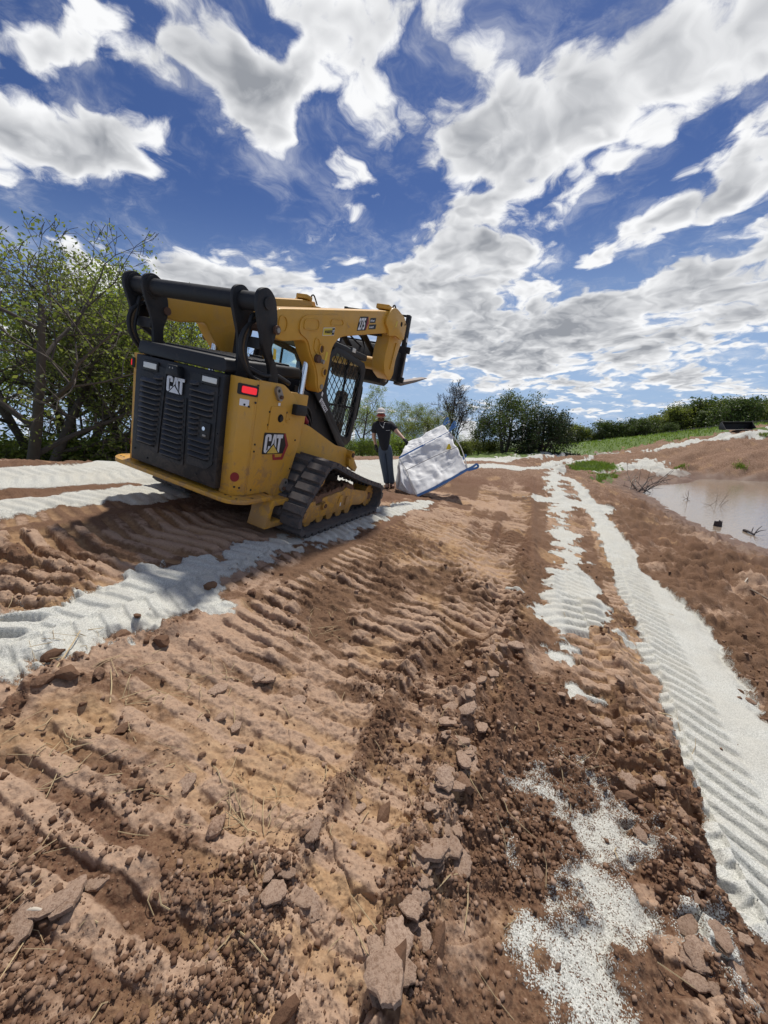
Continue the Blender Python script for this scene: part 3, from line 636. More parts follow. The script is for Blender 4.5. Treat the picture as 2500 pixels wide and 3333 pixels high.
# bumper plate, counterweight, tie-down box
bumper = prism('bumper_plate', rnd([(-.80, .36), (-.80, .03), (-.70, -.085), (.70, -.085), (.80, .03), (.80, .36), (.66, .36), (.66, .10), (-.66, .10), (-.66, .36)], [0, .05, .08, .08, .05, 0, 0, 0, 0, 0]), 'z', .375, .413, Y_, LD, .005)
for x in (-.76, -.72, -.68, .60, .66, .72, .755, .765): cyl('bolt_hole', (x, .0 if abs(x) < .74 else .10+abs(x)*.05, .4125), (x, .0 if abs(x) < .74 else .10+abs(x)*.05, .4145), .010, M['ink'], bumper, seg=10)
prism('counterweight', [(-.15, .330), (.52, .330), (.62, .372), (-.60, .372)], 'y', .03, .60, Y_, LD, .012)
ring_prism('tie_down_box', rnd([(.30, .10), (.62, .10), (.66, .26), (.60, .365), (.36, .365)], .015, 3), rnd([(.37, .16), (.56, .15), (.585, .25), (.55, .31), (.40, .31)], .03, 3), 'x', .60, .80, Y_, LD, .003)
box('tie_down_back', (.595, .61), (.34, .62), (.13, .34), M['yellow'], LD, 0)
# belly and inner chassis
box('belly_pan', (-.50, .50), (.40, 2.05), (.26, .62), M['blackm'], LD, .02)
box('engine_bay', (-.60, .60), (.06, .80), (.42, 1.33), M['blackm'], LD, .01)
# engine door
door = prism('engine_door', [(-.520, .445), (.520, .445), (.503, 1.368), (-.503, 1.368)], 'y', -.045, .06, B_, LD, .012)
def door_frame(pts, r=.012): return flat('louver_frame', [rnd(pts, r, 3)], (0, -.045, 0), (1, 0, 0), (0, 0, 1), -.001, .009, B_, door)
door_frame([(-.455, .60), (-.165, .575), (-.115, 1.30), (-.235, 1.31), (-.245, 1.235), (-.43, 1.25)]); door_frame([(-.145, .55), (.15, .55), (.135, 1.11), (-.105, 1.11)]); door_frame([(.185, .58), (.41, .585), (.475, .64), (.465, 1.255), (.285, 1.25), (.275, 1.325), (.155, 1.325)])
SLM = plain('skylit_louver_plastic', (.050, .052, .056), .42, var=.2, spec=.5)  # greyer than the door black: sky light caught by the slats, put into the colour
def slat(xa, xb, z, up=.021):
    # a pressed louvre: rounded hood leaning out over its slot
    pts = [(-.054, z+up), (-.060, z+up*.75), (-.084, z-.004), (-.080, z-.011), (-.054, z-.006)]
    bm = bmesh.new(); prism_bm(bm, pts, 'x', xa, xb)
    for v_ in bm.verts:
        if v_.co.y < -.07: v_.co.x += .016 if v_.co.x < (xa+xb)/2 else -.022
    o = fin(bm, 'louver_slat', SLM, door, 40)
    flat('slot', [[(xa+.01, z-.028), (xb-.012, z-.028), (xb-.012, z-.010), (xa+.01, z-.010)]], (0, -.0545, 0), (1, 0, 0), (0, 0, 1), .0006, .0006, M['dark'], o)
for k in range(14):
    z = 1.213-k*.0435; t = k/13; slat(-.405-.015*t+(.16 if k == 0 else 0), -.150-.045*t, z)
for k in range(12): z = 1.082-k*.0435; t = k/11; slat(-.082-.04*t, .108+.022*t, z)
for k in range(14):
    z = 1.243-k*.0435; t = k/13; slat(.172+.035*t, (.262 if k == 0 else .43+.008*t) if not 6 <= k <= 9 else .295, z)
for (xa, xb, za, zb) in ((-.380, -.225, 1.268, 1.322), (.300, .452, 1.272, 1.322)):
    lh = box('work_lamp', (xa-.014, xb+.014), (-.062, -.04), (za-.014, zb+.014), M['ink'], door, .005); box('lens', (xa, xb), (-.068, -.058), (za+.004, zb-.004), M['lens'], lh, .004)
cb = prism('camera_box', [(-.062, 1.262), (.085, 1.262), (.062, 1.345), (-.048, 1.345)], 'y', -.11, -.04, B_, door, .010)
for x in (-.01, .022): cyl('camera_hole', (x, -.111, 1.32), (x, -.1085, 1.32), .007, M['steel'], cb, seg=10)
BU = Vector((.20, 0, 0)); BV = Vector((0, 0, .125)); BO = (-.092, -.0545, 1.128)
for L_ in (LC, LA, LT): flat('letter', [L_], BO, BU, BV, .004, .006, M['silver'], door)
flat('letter_eye', [LAh], BO, BU, BV, .0105, .001, M['ink'], door); flat('triangle_edge', [[(.10, -.03), (.48, .54), (.86, -.03)]], BO, BU, BV, .0105, .001, M['ink'], door); flat('triangle', [[(.18, -.02), (.48, .43), (.78, -.02)]], BO, BU, BV, .012, .001, M['silver'], door)
lt = box('latch', (.335, .43), (-.068, -.045), (.835, .965), M['ink'], door, .006); cyl('lock', (.375, -.08, .915), (.375, -.066, .915), .016, M['chrome'], lt, seg=14); box('catch', (.36, .395), (-.074, -.066), (.85, .868), M['steel'], lt, .003)
for x, z in ((-.47, .55), (-.13, 1.15), (-.13, .82), (.16, 1.12), (.16, .80), (.48, .68), (.475, 1.2), (.49, .9), (-.30, .50), (.30, .515)): cyl('rivet', (x, -.052, z), (x, -.044, z), .008, M['black'], door, seg=8)
# hood with ribs
hood = prism('hood', rnd([(-.485, 1.378), (.485, 1.378), (.505, 1.40), (.490, 1.470), (.470, 1.484), (-.470, 1.484), (-.490, 1.470), (-.505, 1.40)], .008, 2), 'y', -.035, .98, B_, LD, .012)
for v_ in hood.data.vertices: v_.co.z += max(0, v_.co.y-.02)*.085; v_.co.x *= 1-.10*max(0, v_.co.y-.05)
for k in range(8):
    y0 = .14+k*.095; box('hood_rib', (-.40, .40), (y0, y0+.045), (1.480+y0*.085, 1.502+y0*.085), B_, hood, .006)
box('hood_latch', (-.16, -.02), (.90, .95), (1.55, 1.60), M['blackm'], hood, .006)
tube('exhaust_stack', [(-.40, .98, 1.40), (-.40, .98, 1.62), (-.40, .985, 1.74), (-.405, .99, 1.79)], .046, M['blackm'], LD, 14)
# links, torque tube and pins at the rear
TY, TZ = .065, 1.925
tube_o = cyl('torque_tube', (-.725, TY, TZ), (.725, TY, TZ), .066, M['blackm'], LD, seg=28, bev=.004)
def link_outline(): return rnd([(y_+.08, z_+.007) for y_, z_ in [(-.115, 1.985), (-.02, 2.03), (.075, 1.975), (.125, 1.82), (.120, 1.70), (.085, 1.62), (.100, 1.46), (.155, 1.20), (-.015, 1.20), (.005, 1.50), (-.02, 1.66), (-.085, 1.80), (-.125, 1.90)]], [.05,.06,.06,.05,.05,.05,.08,0,0,.1,.08,.06,.05])
for s in (1, -1):
    for x0, x1 in ((.700, .735), (.470, .500)):
        lk = prism('rear_link', link_outline(), 'x', s*x0, s*x1, M['blackm'], LD, .005)
        if x0 > .6:
            for v_ in lk.data.vertices: t_ = float(sstep(1.66, 1.44, v_.co.z)); v_.co.x -= s*.085*t_; v_.co.y += .21*t_
        cyl('collar', (s*(x0-.012), TY, TZ), (s*(x0+.0), TY, TZ), .088, M['blackm'], lk, seg=24)
    box('link_web', (s*.495, s*.705), (.06, .085), (1.60, 1.68), M['blackm'], LD, .004)
    cyl('arm_pin', (s*.46, .19, 1.772), (s*.755, .19, 1.772), .034, M['rust'], LD, seg=18, bev=.004)
    cyl('pin_cap', (s*.755, .19, 1.772), (s*.766, .19, 1.772), .020, M['steel'], LD, seg=6)
    cyl('tube_end', (s*.725, TY, TZ), (s*.748, TY, TZ), .044, M['blackm'], LD, seg=20)
    flat('warning_label', [[(.215, 1.56), (.250, 1.555), (.240, 1.635), (.205, 1.64)]], (s*.722, 0, 0), (0, s, 0) if s > 0 else (0, -1, 0), SV, .001, .001, M['yprint'], LD) if s > 0 else None
# lift arms
arm_o = [(-.03, 1.775), (.00, 1.865), (.06, 1.905), (1.86, 2.395), (2.02, 2.42), (2.10, 2.22), (1.87, 2.165), (.935, 1.91), (.80, 1.80), (.815, 1.62), (.785, 1.42), (.730, 1.365), (.675, 1.42), (.62, 1.56), (.48, 1.68), (.42, 1.765), (.13, 1.690), (.0, 1.70)]
arm_r = [.04,.04,.05,.1,.02,.02,.1,.10,.09,.10,.05,.05,.05,.10,.10,.06,.05,.04]
for s in (1, -1):
    arm = prism('lift_arm', rnd(arm_o, arm_r, 4), 'x', s*.722, s*.858, Y_, LD, .012, 3)
    OX = (s*.858, 0, 0); U2 = Vector((0, s, 0)) if s > 0 else Vector((0, -1, 0)); sg = 1
    def on(pts): return [(p[0]*(1 if s > 0 else -1), p[1]) for p in pts][::(1 if s > 0 else -1)]
    flat('gusset_plate', [on(rnd([(.30, 1.80), (.30, 1.90), (.37, 1.945), (.86, 2.078), (.96, 2.05), (.985, 1.945), (.93, 1.925), (.79, 1.80), (.80, 1.62), (.77, 1.42), (.73, 1.38), (.69, 1.42), (.63, 1.57), (.49, 1.69), (.44, 1.77)], [.05,.05,.05,.05,.05,.03,.05,.09,.1,.04,.04,.04,.1,.1,.06], 4))], OX, U2, SV, -.002, .014, Y_, arm)
    for q in ([(.345, 1.835), (.345, 1.91), (.54, 1.96), (.565, 1.90), (.53, 1.865)], [(.715, 1.955), (.715, 2.005), (.90, 2.052), (.935, 2.02), (.90, 2.0)], [(.52, 1.72), (.52, 1.80), (.565, 1.825), (.60, 1.79), (.60, 1.68)], [(.06, 1.755), (.06, 1.855), (.125, 1.875), (.165, 1.83), (.15, 1.755)]):
        ring = rnd(q, .028, 4); cen = np.mean(ring, 0); inn = [tuple(cen+(np.array(p)-cen)*.86) for p in ring]
        ring_prism('pressed_panel', ring, inn, 'x', s*.868 if q[0][0] > .2 else s*.856, s*.877 if q[0][0] > .2 else s*.866, Y_, arm)
    for c_, r_ in (((.632, 1.742), .042), ((.735, 1.565), .038)):
        n = 20; ring_prism('boss', disc(c_, r_, n), disc(c_, r_*.74, n), 'x', s*.862, s*.885, Y_, arm); flat('boss_hole', [on(disc(c_, r_*.74, n))], OX, U2, SV, .0135, .001, M['rust'], arm)
    cyl('cylinder_pin', (s*.84, .585, 1.655), (s*.905, .585, 1.655), .034, M['rust'], arm, seg=16); cyl('grease_fitting', (s*.895, .625, 1.645), (s*.925, .63, 1.64), .018, M['steel'], arm, seg=12)
    cyl('tip_pin', (s*.855, .733, 1.435), (s*.878, .733, 1.435), .022, M['steel'], arm, seg=14)
    nose = prism('nose_plate', rnd([(1.74, 2.25), (1.80, 2.36), (1.86, 2.43), (1.97, 2.455), (2.22, 2.43), (2.33, 2.36), (2.335, 2.20), (2.22, 2.175), (2.12, 2.195), (1.89, 2.15), (1.86, 2.20)], [.06,.03,.03,.03,.04,.03,.03,.04,.05,.02,.02], 4), 'x', s*.855, s*.884, Y_, LD, .004)
    flat('pin_hole', [on(disc((2.17, 2.34), .026))], (s*.884, 0, 0), U2, SV, .001, .001, M['dark'], nose); flat('pin_hole', [on(disc((2.275, 2.365), .013))], (s*.884, 0, 0), U2, SV, .001, .001, M['dark'], nose)
    flat('warning_label', [on([(2.01, 2.27), (2.04, 2.275), (2.05, 2.34), (2.02, 2.335)])], (s*.884, 0, 0), U2, SV, .001, .001, M['yprint'], nose)
    box('nose_cap', (s*.70, s*.86), (1.80, 1.92), (2.395, 2.445), Y_, LD, .01)
    leg = prism('front_leg', rnd([(1.95, 2.36), (2.32, 2.40), (2.50, 2.24), (2.44, 2.10), (2.40, 1.93), (2.43, 1.79), (2.36, 1.70), (2.16, 1.765), (2.09, 1.86), (2.08, 2.02), (2.11, 2.15)], [.02,.03,.05,.08,.08,.04,.04,.04,.06,.08,.05], 4), 'x', s*.63, s*.80, Y_, LD, .012)
    flat('stiffener', [on(rnd([(2.27, 1.83), (2.31, 1.83), (2.33, 2.10), (2.30, 2.15)], .01))], (s*.80, 0, 0), U2, SV, .001, .012, Y_, leg)
    tube('lift_eye', [(s*.80, 2.02, 2.43), (s*.80, 2.03, 2.49), (s*.80, 2.08, 2.50), (s*.80, 2.17, 2.42)], .009, M['blackm'], LD, 8, 5)
    # lift cylinder
    cyl('cylinder_rod', (s*.775, .56, 1.10), (s*.775, .59, 1.64), .027, M['chrome'], LD, seg=18); cyl('cylinder_barrel', (s*.775, .54, .62), (s*.775, .562, 1.16), .045, M['blackm'], LD, seg=18) if s < 0 else None
# prints on the right arm
def dec(name, pts, mat, off=.001, par=LD): return flat(name, [pts], (.858, 0, 0), SU, SV, off, .0012, mat, par)
sl = math.tan(R_(15)); sh = lambda y, z: (y, z+(y-1.30)*sl)
m275 = dec('model_plate', [sh(1.205, 2.055), sh(1.375, 2.055), sh(1.415, 2.12), sh(1.385, 2.185), sh(1.225, 2.185), sh(1.205, 2.12)], M['ink']); dec('model_plate_end', [sh(1.365, 2.065), sh(1.375, 2.06), sh(1.412, 2.12), sh(1.385, 2.18), sh(1.375, 2.18)], M['dkred'], .003, m275)
Ud = Vector((0, 1, sl)); text('number', '275', (.858, 1.215, sh(1.215, 2.068)[1]), Ud, Vector((0, 0, .105)), .003, M['white'], m275, .03, .62)
for k, (z_, s_) in enumerate(((2.125, 'High Demand'), (2.062, 'Max Flow XPS'))):
    pl = dec('option_plate', [sh(1.435, z_), sh(1.435+.12+.03*k, z_), sh(1.435+.12+.03*k, z_+.048), sh(1.435, z_+.048)], M['ink']); text('print', s_, (.858, 1.44, sh(1.44, z_+.014)[1]), Ud, Vector((0, 0, .018)), .003, M['white'], pl, .02, .62)
wl = dec('dealer_sticker', [(.62, 1.848), (.795, 1.893), (.795, 1.958), (.62, 1.913)], M['white'], .0135); dec('sticker_field', [(.624, 1.853), (.752, 1.886), (.752, 1.943), (.624, 1.910)], M['yprint'], .0155, wl); dec('sticker_end', [(.755, 1.887), (.791, 1.897), (.791, 1.953), (.755, 1.943)], M['ink'], .0155, wl)
text('print', 'WARREN', (.858, .64, 1.872), Vector((0, 1, .258)), Vector((0, 0, .026)), .017, M['ink'], wl, .03, .78); text('print', 'CAT', (.858, .757, 1.908), Vector((0, 1, .258)), Vector((0, 0, .022)), .017, M['white'], wl, .03, .55)
dec('warning_label', [(.712, 1.625), (.742, 1.625), (.748, 1.70), (.718, 1.70)], M['yprint'], .0135)
# cross tubes, coupler and fork carriage
cyl('front_cross_tube', (-.64, 2.24, 1.86), (.64, 2.24, 1.86), .075, Y_, LD, seg=24)
box('arm_cross_plate', (-.70, .70), (2.02, 2.14), (2.16, 2.20), M['blackm'], LD, .01)
coup = prism('coupler', rnd([(2.46, 1.66), (2.62, 1.63), (2.74, 1.70), (2.72, 2.12), (2.62, 2.16), (2.50, 1.95)], .03, 3), 'x', -.62, .62, M['blackm'], LD, .01)
for s in (1, -1):
    tube('tilt_cylinder', [(s*.40, 2.12, 2.20), (s*.40, 2.58, 2.00)], .035, M['blackm'], LD, 12, 0)
    cyl('coupler_pin', (s*.60, 2.56, 1.72), (s*.66, 2.56, 1.72), .03, M['steel'], coup, seg=14)
for k in range(5): tube('hydraulic_hose', [(.30-.16*k, 2.10, 2.18), (.28-.15*k, 2.26, 2.26-.02*k), (.25-.16*k, 2.46, 2.16), (.22-.12*k, 2.60, 2.06)], .012, M['hose'], LD, 8)
FS = plain('fork_steel', (.20, .17, .15), .5, .5, var=.2, dust=(.3, .2, .14), dustf=.4)
FY, FZ = .52, .10                                      # carriage stands well ahead of the coupler
box('carriage_bar', (-.60, .60), (2.745+FY, 2.80+FY), (2.08+FZ, 2.17+FZ), M['blackm'], LD, .006); box('carriage_bar', (-.60, .60), (2.745+FY, 2.80+FY), (1.66+FZ, 1.74+FZ), M['blackm'], LD, .006)
box('carriage_plate', (-.56, .56), (2.725+FY, 2.745+FY), (1.70+FZ, 2.12+FZ), M['blackm'], LD, 0)
for x in (-.50, .45): box('carriage_link', (x-.06, x+.06), (2.68, 2.75+FY), (1.72+FZ*.5, 2.06+FZ), M['blackm'], LD, .012)
for x in (-.585, .47):
    prism('backrest_rail', [(2.80+FY, 1.64+FZ), (2.93+FY, 1.65+FZ), (2.87+FY, 2.20+FZ), (2.82+FY, 2.60+FZ), (2.74+FY, 2.60+FZ), (2.78+FY, 2.20+FZ)], 'x', x-.028, x+.030, M['blackm'], LD, .006)
for z in (2.30, 2.40, 2.50, 2.585): box('backrest_bar', (-.57, .46), (2.765+FY, 2.79+FY), (z-.014+FZ, z+.014+FZ), M['blackm'], LD, .003)
flat('rail_label', [[(2.79+FY, 2.24+FZ), (2.85+FY, 2.24+FZ), (2.845+FY, 2.30+FZ), (2.79+FY, 2.30+FZ)]], (.501, 0, 0), SU, SV, .001, .001, M['white'], LD)
for x in (.47, -.34):
    prism('fork_tine', [(2.83+FY, 2.12+FZ), (2.87+FY, 2.12+FZ), (2.91+FY, 1.68+FZ), (4.02+FY, 1.905+FZ), (4.03+FY, 1.895+FZ), (3.5+FY, 1.755+FZ), (2.92+FY, 1.625+FZ), (2.85+FY, 1.63+FZ)], 'x', x-.055, x+.055, FS, LD, .005)
# the arms stand between the link plates: bring their profile to its true size and gauge
ARM_PARTS = ('lift_arm', 'nose_plate', 'nose_cap', 'front_leg', 'lift_eye', 'cylinder_rod', 'model_plate', 'option_plate', 'dealer_sticker', 'front_cross_tube', 'arm_cross_plate', 'coupler', 'tilt_cylinder')
def gauge(o):
    done.add(o.name)
    for v_ in o.data.vertices:
        x, y, z = v_.co; v_.co = (math.copysign(max(0, abs(x)*1.0865-.2542), x), y*1.0865+.2098, z*1.0865-.1222)
    for c_ in o.children: gauge(c_)
done = set()
for o in list(LD.children):
    nm_ = o.name.split('.')[0]
    if nm_ in ARM_PARTS or (nm_ == 'hydraulic_hose') or (nm_ == 'warning_label' and max(v_.co.y for v_ in o.data.vertices) > .5): gauge(o)
# cab: frame, screen, glazing, seat
side_o = [(1.36, 1.80), (1.47, 1.90), (2.17, 1.835), (2.235, 1.76), (2.21, 1.10), (2.185, .85), (2.10, .80), (1.82, .86), (1.46, 1.215), (1.24, 1.345), (1.30, 1.55)]
side_i = [(1.42, 1.76), (1.50, 1.825), (2.07, 1.775), (2.14, 1.70), (2.135, 1.12), (2.105, .92), (2.06, .895), (1.90, .93), (1.53, 1.255), (1.425, 1.40), (1.41, 1.58)]
for s in (1, -1):
    fr_ = ring_prism('cab_side_frame', side_o, side_i, 'x', s*.47, s*.50, B_, LD, .003)
    flat('side_glass', [[(p[0]*(1 if s > 0 else -1), p[1]) for p in side_i][::(1 if s > 0 else -1)]], (s*.478, 0, 0), Vector((0, 1, 0)) if s > 0 else Vector((0, -1, 0)), SV, -.004, .004, M['glass'], fr_)
    # woven steel screen
    bm = bmesh.new(); poly = np.array(side_i)
    def clip(p, d):
        ts = []
        for i in range(len(poly)):
            a, e = poly[i], poly[(i+1) % len(poly)]-poly[i]; den = d[0]*e[1]-d[1]*e[0]
            if abs(den) < 1e-9: continue
            t = ((a[0]-p[0])*e[1]-(a[1]-p[1])*e[0])/den; u = ((a[0]-p[0])*d[1]-(a[1]-p[1])*d[0])/den
            if 0 <= u <= 1: ts.append(t)
        ts.sort(); return [(ts[i], ts[i+1]) for i in range(0, len(ts)-1, 2)]
    for ang in (66, -36):
        d = np.array([math.cos(R_(ang)), math.sin(R_(ang))]); nrm = np.array([-d[1], d[0]])
        for k in range(-16, 17):
            p = np.array([1.8, 1.36])+nrm*k*(.078 if s > 0 else .15)
            for a_, b2 in clip(p, d):
                q0, q1 = p+d*a_, p+d*b2; cyl_bm(bm, (s*.497, q0[0], q0[1]), (s*.497, q1[0], q1[1]), .0048, seg=5, caps=False)
    tag(fin(bm, 'mesh_screen', M['ink'], fr_, 60), kind='stuff') if s > 0 else bm.free()
    box('window_bar', (s*.474, s*.492), (1.50, 2.13), (1.262, 1.288), M['ink'], fr_, .002)
    prism('window_bar', [(1.79, 1.80), (1.815, 1.80), (1.80, 1.29), (1.775, 1.29)], 'x', s*.474, s*.492, M['ink'], fr_, 0)
    tube('grab_handle', [(s*.47, 2.22, 1.56), (s*.47, 2.285, 1.54), (s*.47, 2.29, 1.35), (s*.47, 2.275, 1.15), (s*.47, 2.21, 1.12)], .012, M['ink'], LD, 8, 5)
    prism('lower_cab_side', rnd([(.90, 1.40), (1.24, 1.335), (1.46, 1.20), (1.84, .84), (1.98, .76), (1.30, .70), (.86, .74)], .02, 3), 'x', s*.44, s*.465, M['blackm'], LD, .004)
    prism('cab_strut', rnd([(1.16, 1.36), (1.24, 1.39), (1.36, 1.31), (1.56, 1.10), (2.03, .80), (1.98, .73), (1.90, .74), (1.72, .90), (1.50, 1.09), (1.30, 1.25)], .03, 3), 'x', s*.500, s*.525, B_, LD, .005)
    prism('chassis_side', rnd([(.78, .60), (.80, 1.00), (.98, 1.045), (1.09, 1.025), (1.70, .815), (1.98, .78), (2.12, .62), (2.10, .50), (1.2, .44)], [.02,.05,.06,.06,.04,.04,.06,.04,.02], 4), 'x', s*.545, s*.575, Y_, LD, .006)
    box('inner_tower', (s*.50, s*.64), (.62, .90), (.95, 1.33), Y_, LD, .01)
    cyl('front_eye', (s*.54, 2.06, .70), (s*.64, 2.06, .70), .055, Y_, LD, seg=22, bev=.006); cyl('eye_pin', (s*.63, 2.06, .70), (s*.655, 2.06, .70), .03, M['rust'], LD, seg=16)
    prism('front_bracket', [(2.02, .66), (2.14, .66), (2.30, .52), (2.26, .46), (2.05, .55)], 'x', s*.56, s*.62, Y_, LD, .006)
text('cab_number', '8Y0322T', (.5255, 1.268, 1.290), Vector((0, .80, -.60)), Vector((0, .6, .80)).normalized()*.055, .001, M['white'], LD, .03, .72)
flat('cab_sticker', [[(1.285, 1.355), (1.31, 1.34), (1.32, 1.38), (1.295, 1.395)]], (.5255, 0, 0), SU, SV, .0005, .001, M['white'], LD)
box('cab_roof', (-.50, .50), (1.38, 2.22), (1.86, 1.935), B_, LD, .02)
for v_ in LD.children[-1].data.vertices: v_.co.z -= (v_.co.y-1.45)*.095
rf = LD.children[-1]
rl = box('roof_lamp', (.36, .50), (1.80, 1.90), (1.885, 1.955), M['ink'], LD, .006); box('lens', (.499, .507), (1.812, 1.888), (1.90, 1.945), M['lens'], rl, .002)
box('cab_rear_frame', (-.47, .47), (1.28, 1.33), (1.20, 1.45), M['black'], LD, .01)
for s in (1, -1): prism('cab_rear_post', [(1.30, 1.40), (1.36, 1.38), (1.46, 1.88), (1.40, 1.88)], 'x', s*.40, s*.47, B_, LD, .006); prism('cab_front_post', [(2.16, .80), (2.22, .84), (2.235, 1.80), (2.18, 1.84)], 'x', s*.41, s*.47, B_, LD, .006)
box('rear_window', (-.40, .40), (1.36, 1.366), (1.42, 1.86), M['glass'], LD, 0)
st = prism('seat', rnd([(1.42, 1.00), (1.80, 1.00), (1.82, 1.08), (1.55, 1.10), (1.46, 1.50), (1.38, 1.50)], .03, 3), 'x', -.22, .22, M['seat'], LD, .02); prism('seat_base', [(1.40, .70), (1.80, .70), (1.78, 1.0), (1.44, 1.0)], 'x', -.2, .2, M['blackm'], LD, .01)
tube('joystick', [(.30, 1.95, 1.05), (.30, 2.0, 1.20), (.30, 2.01, 1.30)], .03, M['seat'], LD, 10); box('control_tower', (.24, .40), (2.02, 2.12), (.80, 1.45), M['seat'], LD, .04); box('cab_floor', (-.44, .44), (1.30, 2.15), (.66, .72), M['blackm'], LD, 0)
# hoses looping behind the links
for s, xx in ((1, .60), (-1, -.66)):
    for k, dr in enumerate((0, .032, .060)):
        mt = M['hose'] if k != 1 else plain('worn_hose', (.10, .065, .035), .8, var=.6, vscale=60)
        tube('hydraulic_hose', [(xx+s*.02*k, .17, 1.80), (xx, .10-dr*.4, 1.80+dr*.6), (xx, .0+dr*.8, 1.70), (xx, -.015+dr*.8, 1.58), (xx, .04+dr*.5, 1.47+dr*.3), (xx, .14, 1.39), (xx, .28, 1.36)], .0165 if k != 1 else .012, mt, LD, 10)
tube('hydraulic_hose', [(.60, .10, 1.45), (.64, .22, 1.42), (.62, .40, 1.44), (.60, .62, 1.40)], .02, M['hose'], LD)
tube('red_hose', [(.55, .78, 1.20), (.57, .90, 1.15), (.56, 1.05, 1.06)], .025, plain('red_sleeve', (.22, .015, .03), .6), LD)
for k in range(4): tube('hydraulic_hose', [(.50, .82, 1.22-.03*k), (.53, .95, 1.24-.05*k), (.52, 1.12, 1.18-.07*k), (.48, 1.26, 1.05-.05*k)], .014, M['hose'], LD)
cyl('air_duct', (.47, 1.16, 1.06), (.49, 1.16, 1.06), .085, M['blackm'], LD, seg=24); cyl('air_duct', (.485, 1.16, 1.06), (.495, 1.16, 1.06), .05, M['hose'], LD, seg=20)
# tracks
circ = [((.715, .205), .205), ((1.00, .535), .215), ((2.235, .205), .205)]
def tangent(c0, r0, c1, r1):
    """outer tangent, loop running rear -> top -> front -> ground"""
    d = np.array(c1)-np.array(c0); L = np.linalg.norm(d); th = math.atan2(d[1], d[0]); al = math.acos((r0-r1)/L); n = np.array([math.cos(th+al), math.sin(th+al)])
    return np.array(c0)+n*r0, np.array(c1)+n*r1, n
def loop(off):
    C = [(np.array(c), r+off) for c, r in circ]; pts = []
    tg = [tangent(C[i][0], C[i][1], C[(i+1) % 3][0], C[(i+1) % 3][1]) for i in range(3)]
    for i in range(3):
        c, r = C[i]; n0, n1 = tg[i-1][2], tg[i][2]; a0, a1 = math.atan2(n0[1], n0[0]), math.atan2(n1[1], n1[0])
        while a1 > a0: a1 -= 2*math.pi
        for t in np.linspace(a0, a1, 14): pts.append(c+r*np.array([math.cos(t), math.sin(t)]))
        p, q = tg[i][0], tg[i][1]
        for t in np.linspace(0, 1, 12)[1:-1]:
            s_ = p+(q-p)*t
            if i == 1: s_ = s_-np.array([.25, 1])*.022*math.sin(math.pi*t)                    # the upper run sags
            pts.append(s_)
    return np.array(pts)
LUGH = .032
def lug_mesh(x0, x1):
    bm = bmesh.new(); prism_bm(bm, [(-.048, -.006), (.048, -.006), (.036, LUGH), (-.036, LUGH)], 'x', x0, x1); bevel(bm, .006, 1); bmesh.ops.recalc_face_normals(bm, faces=bm.faces[:])
    me = bpy.data.meshes.new('lug'); bm.to_mesh(me); bm.free(); me.materials.append(M['rubber']); return me
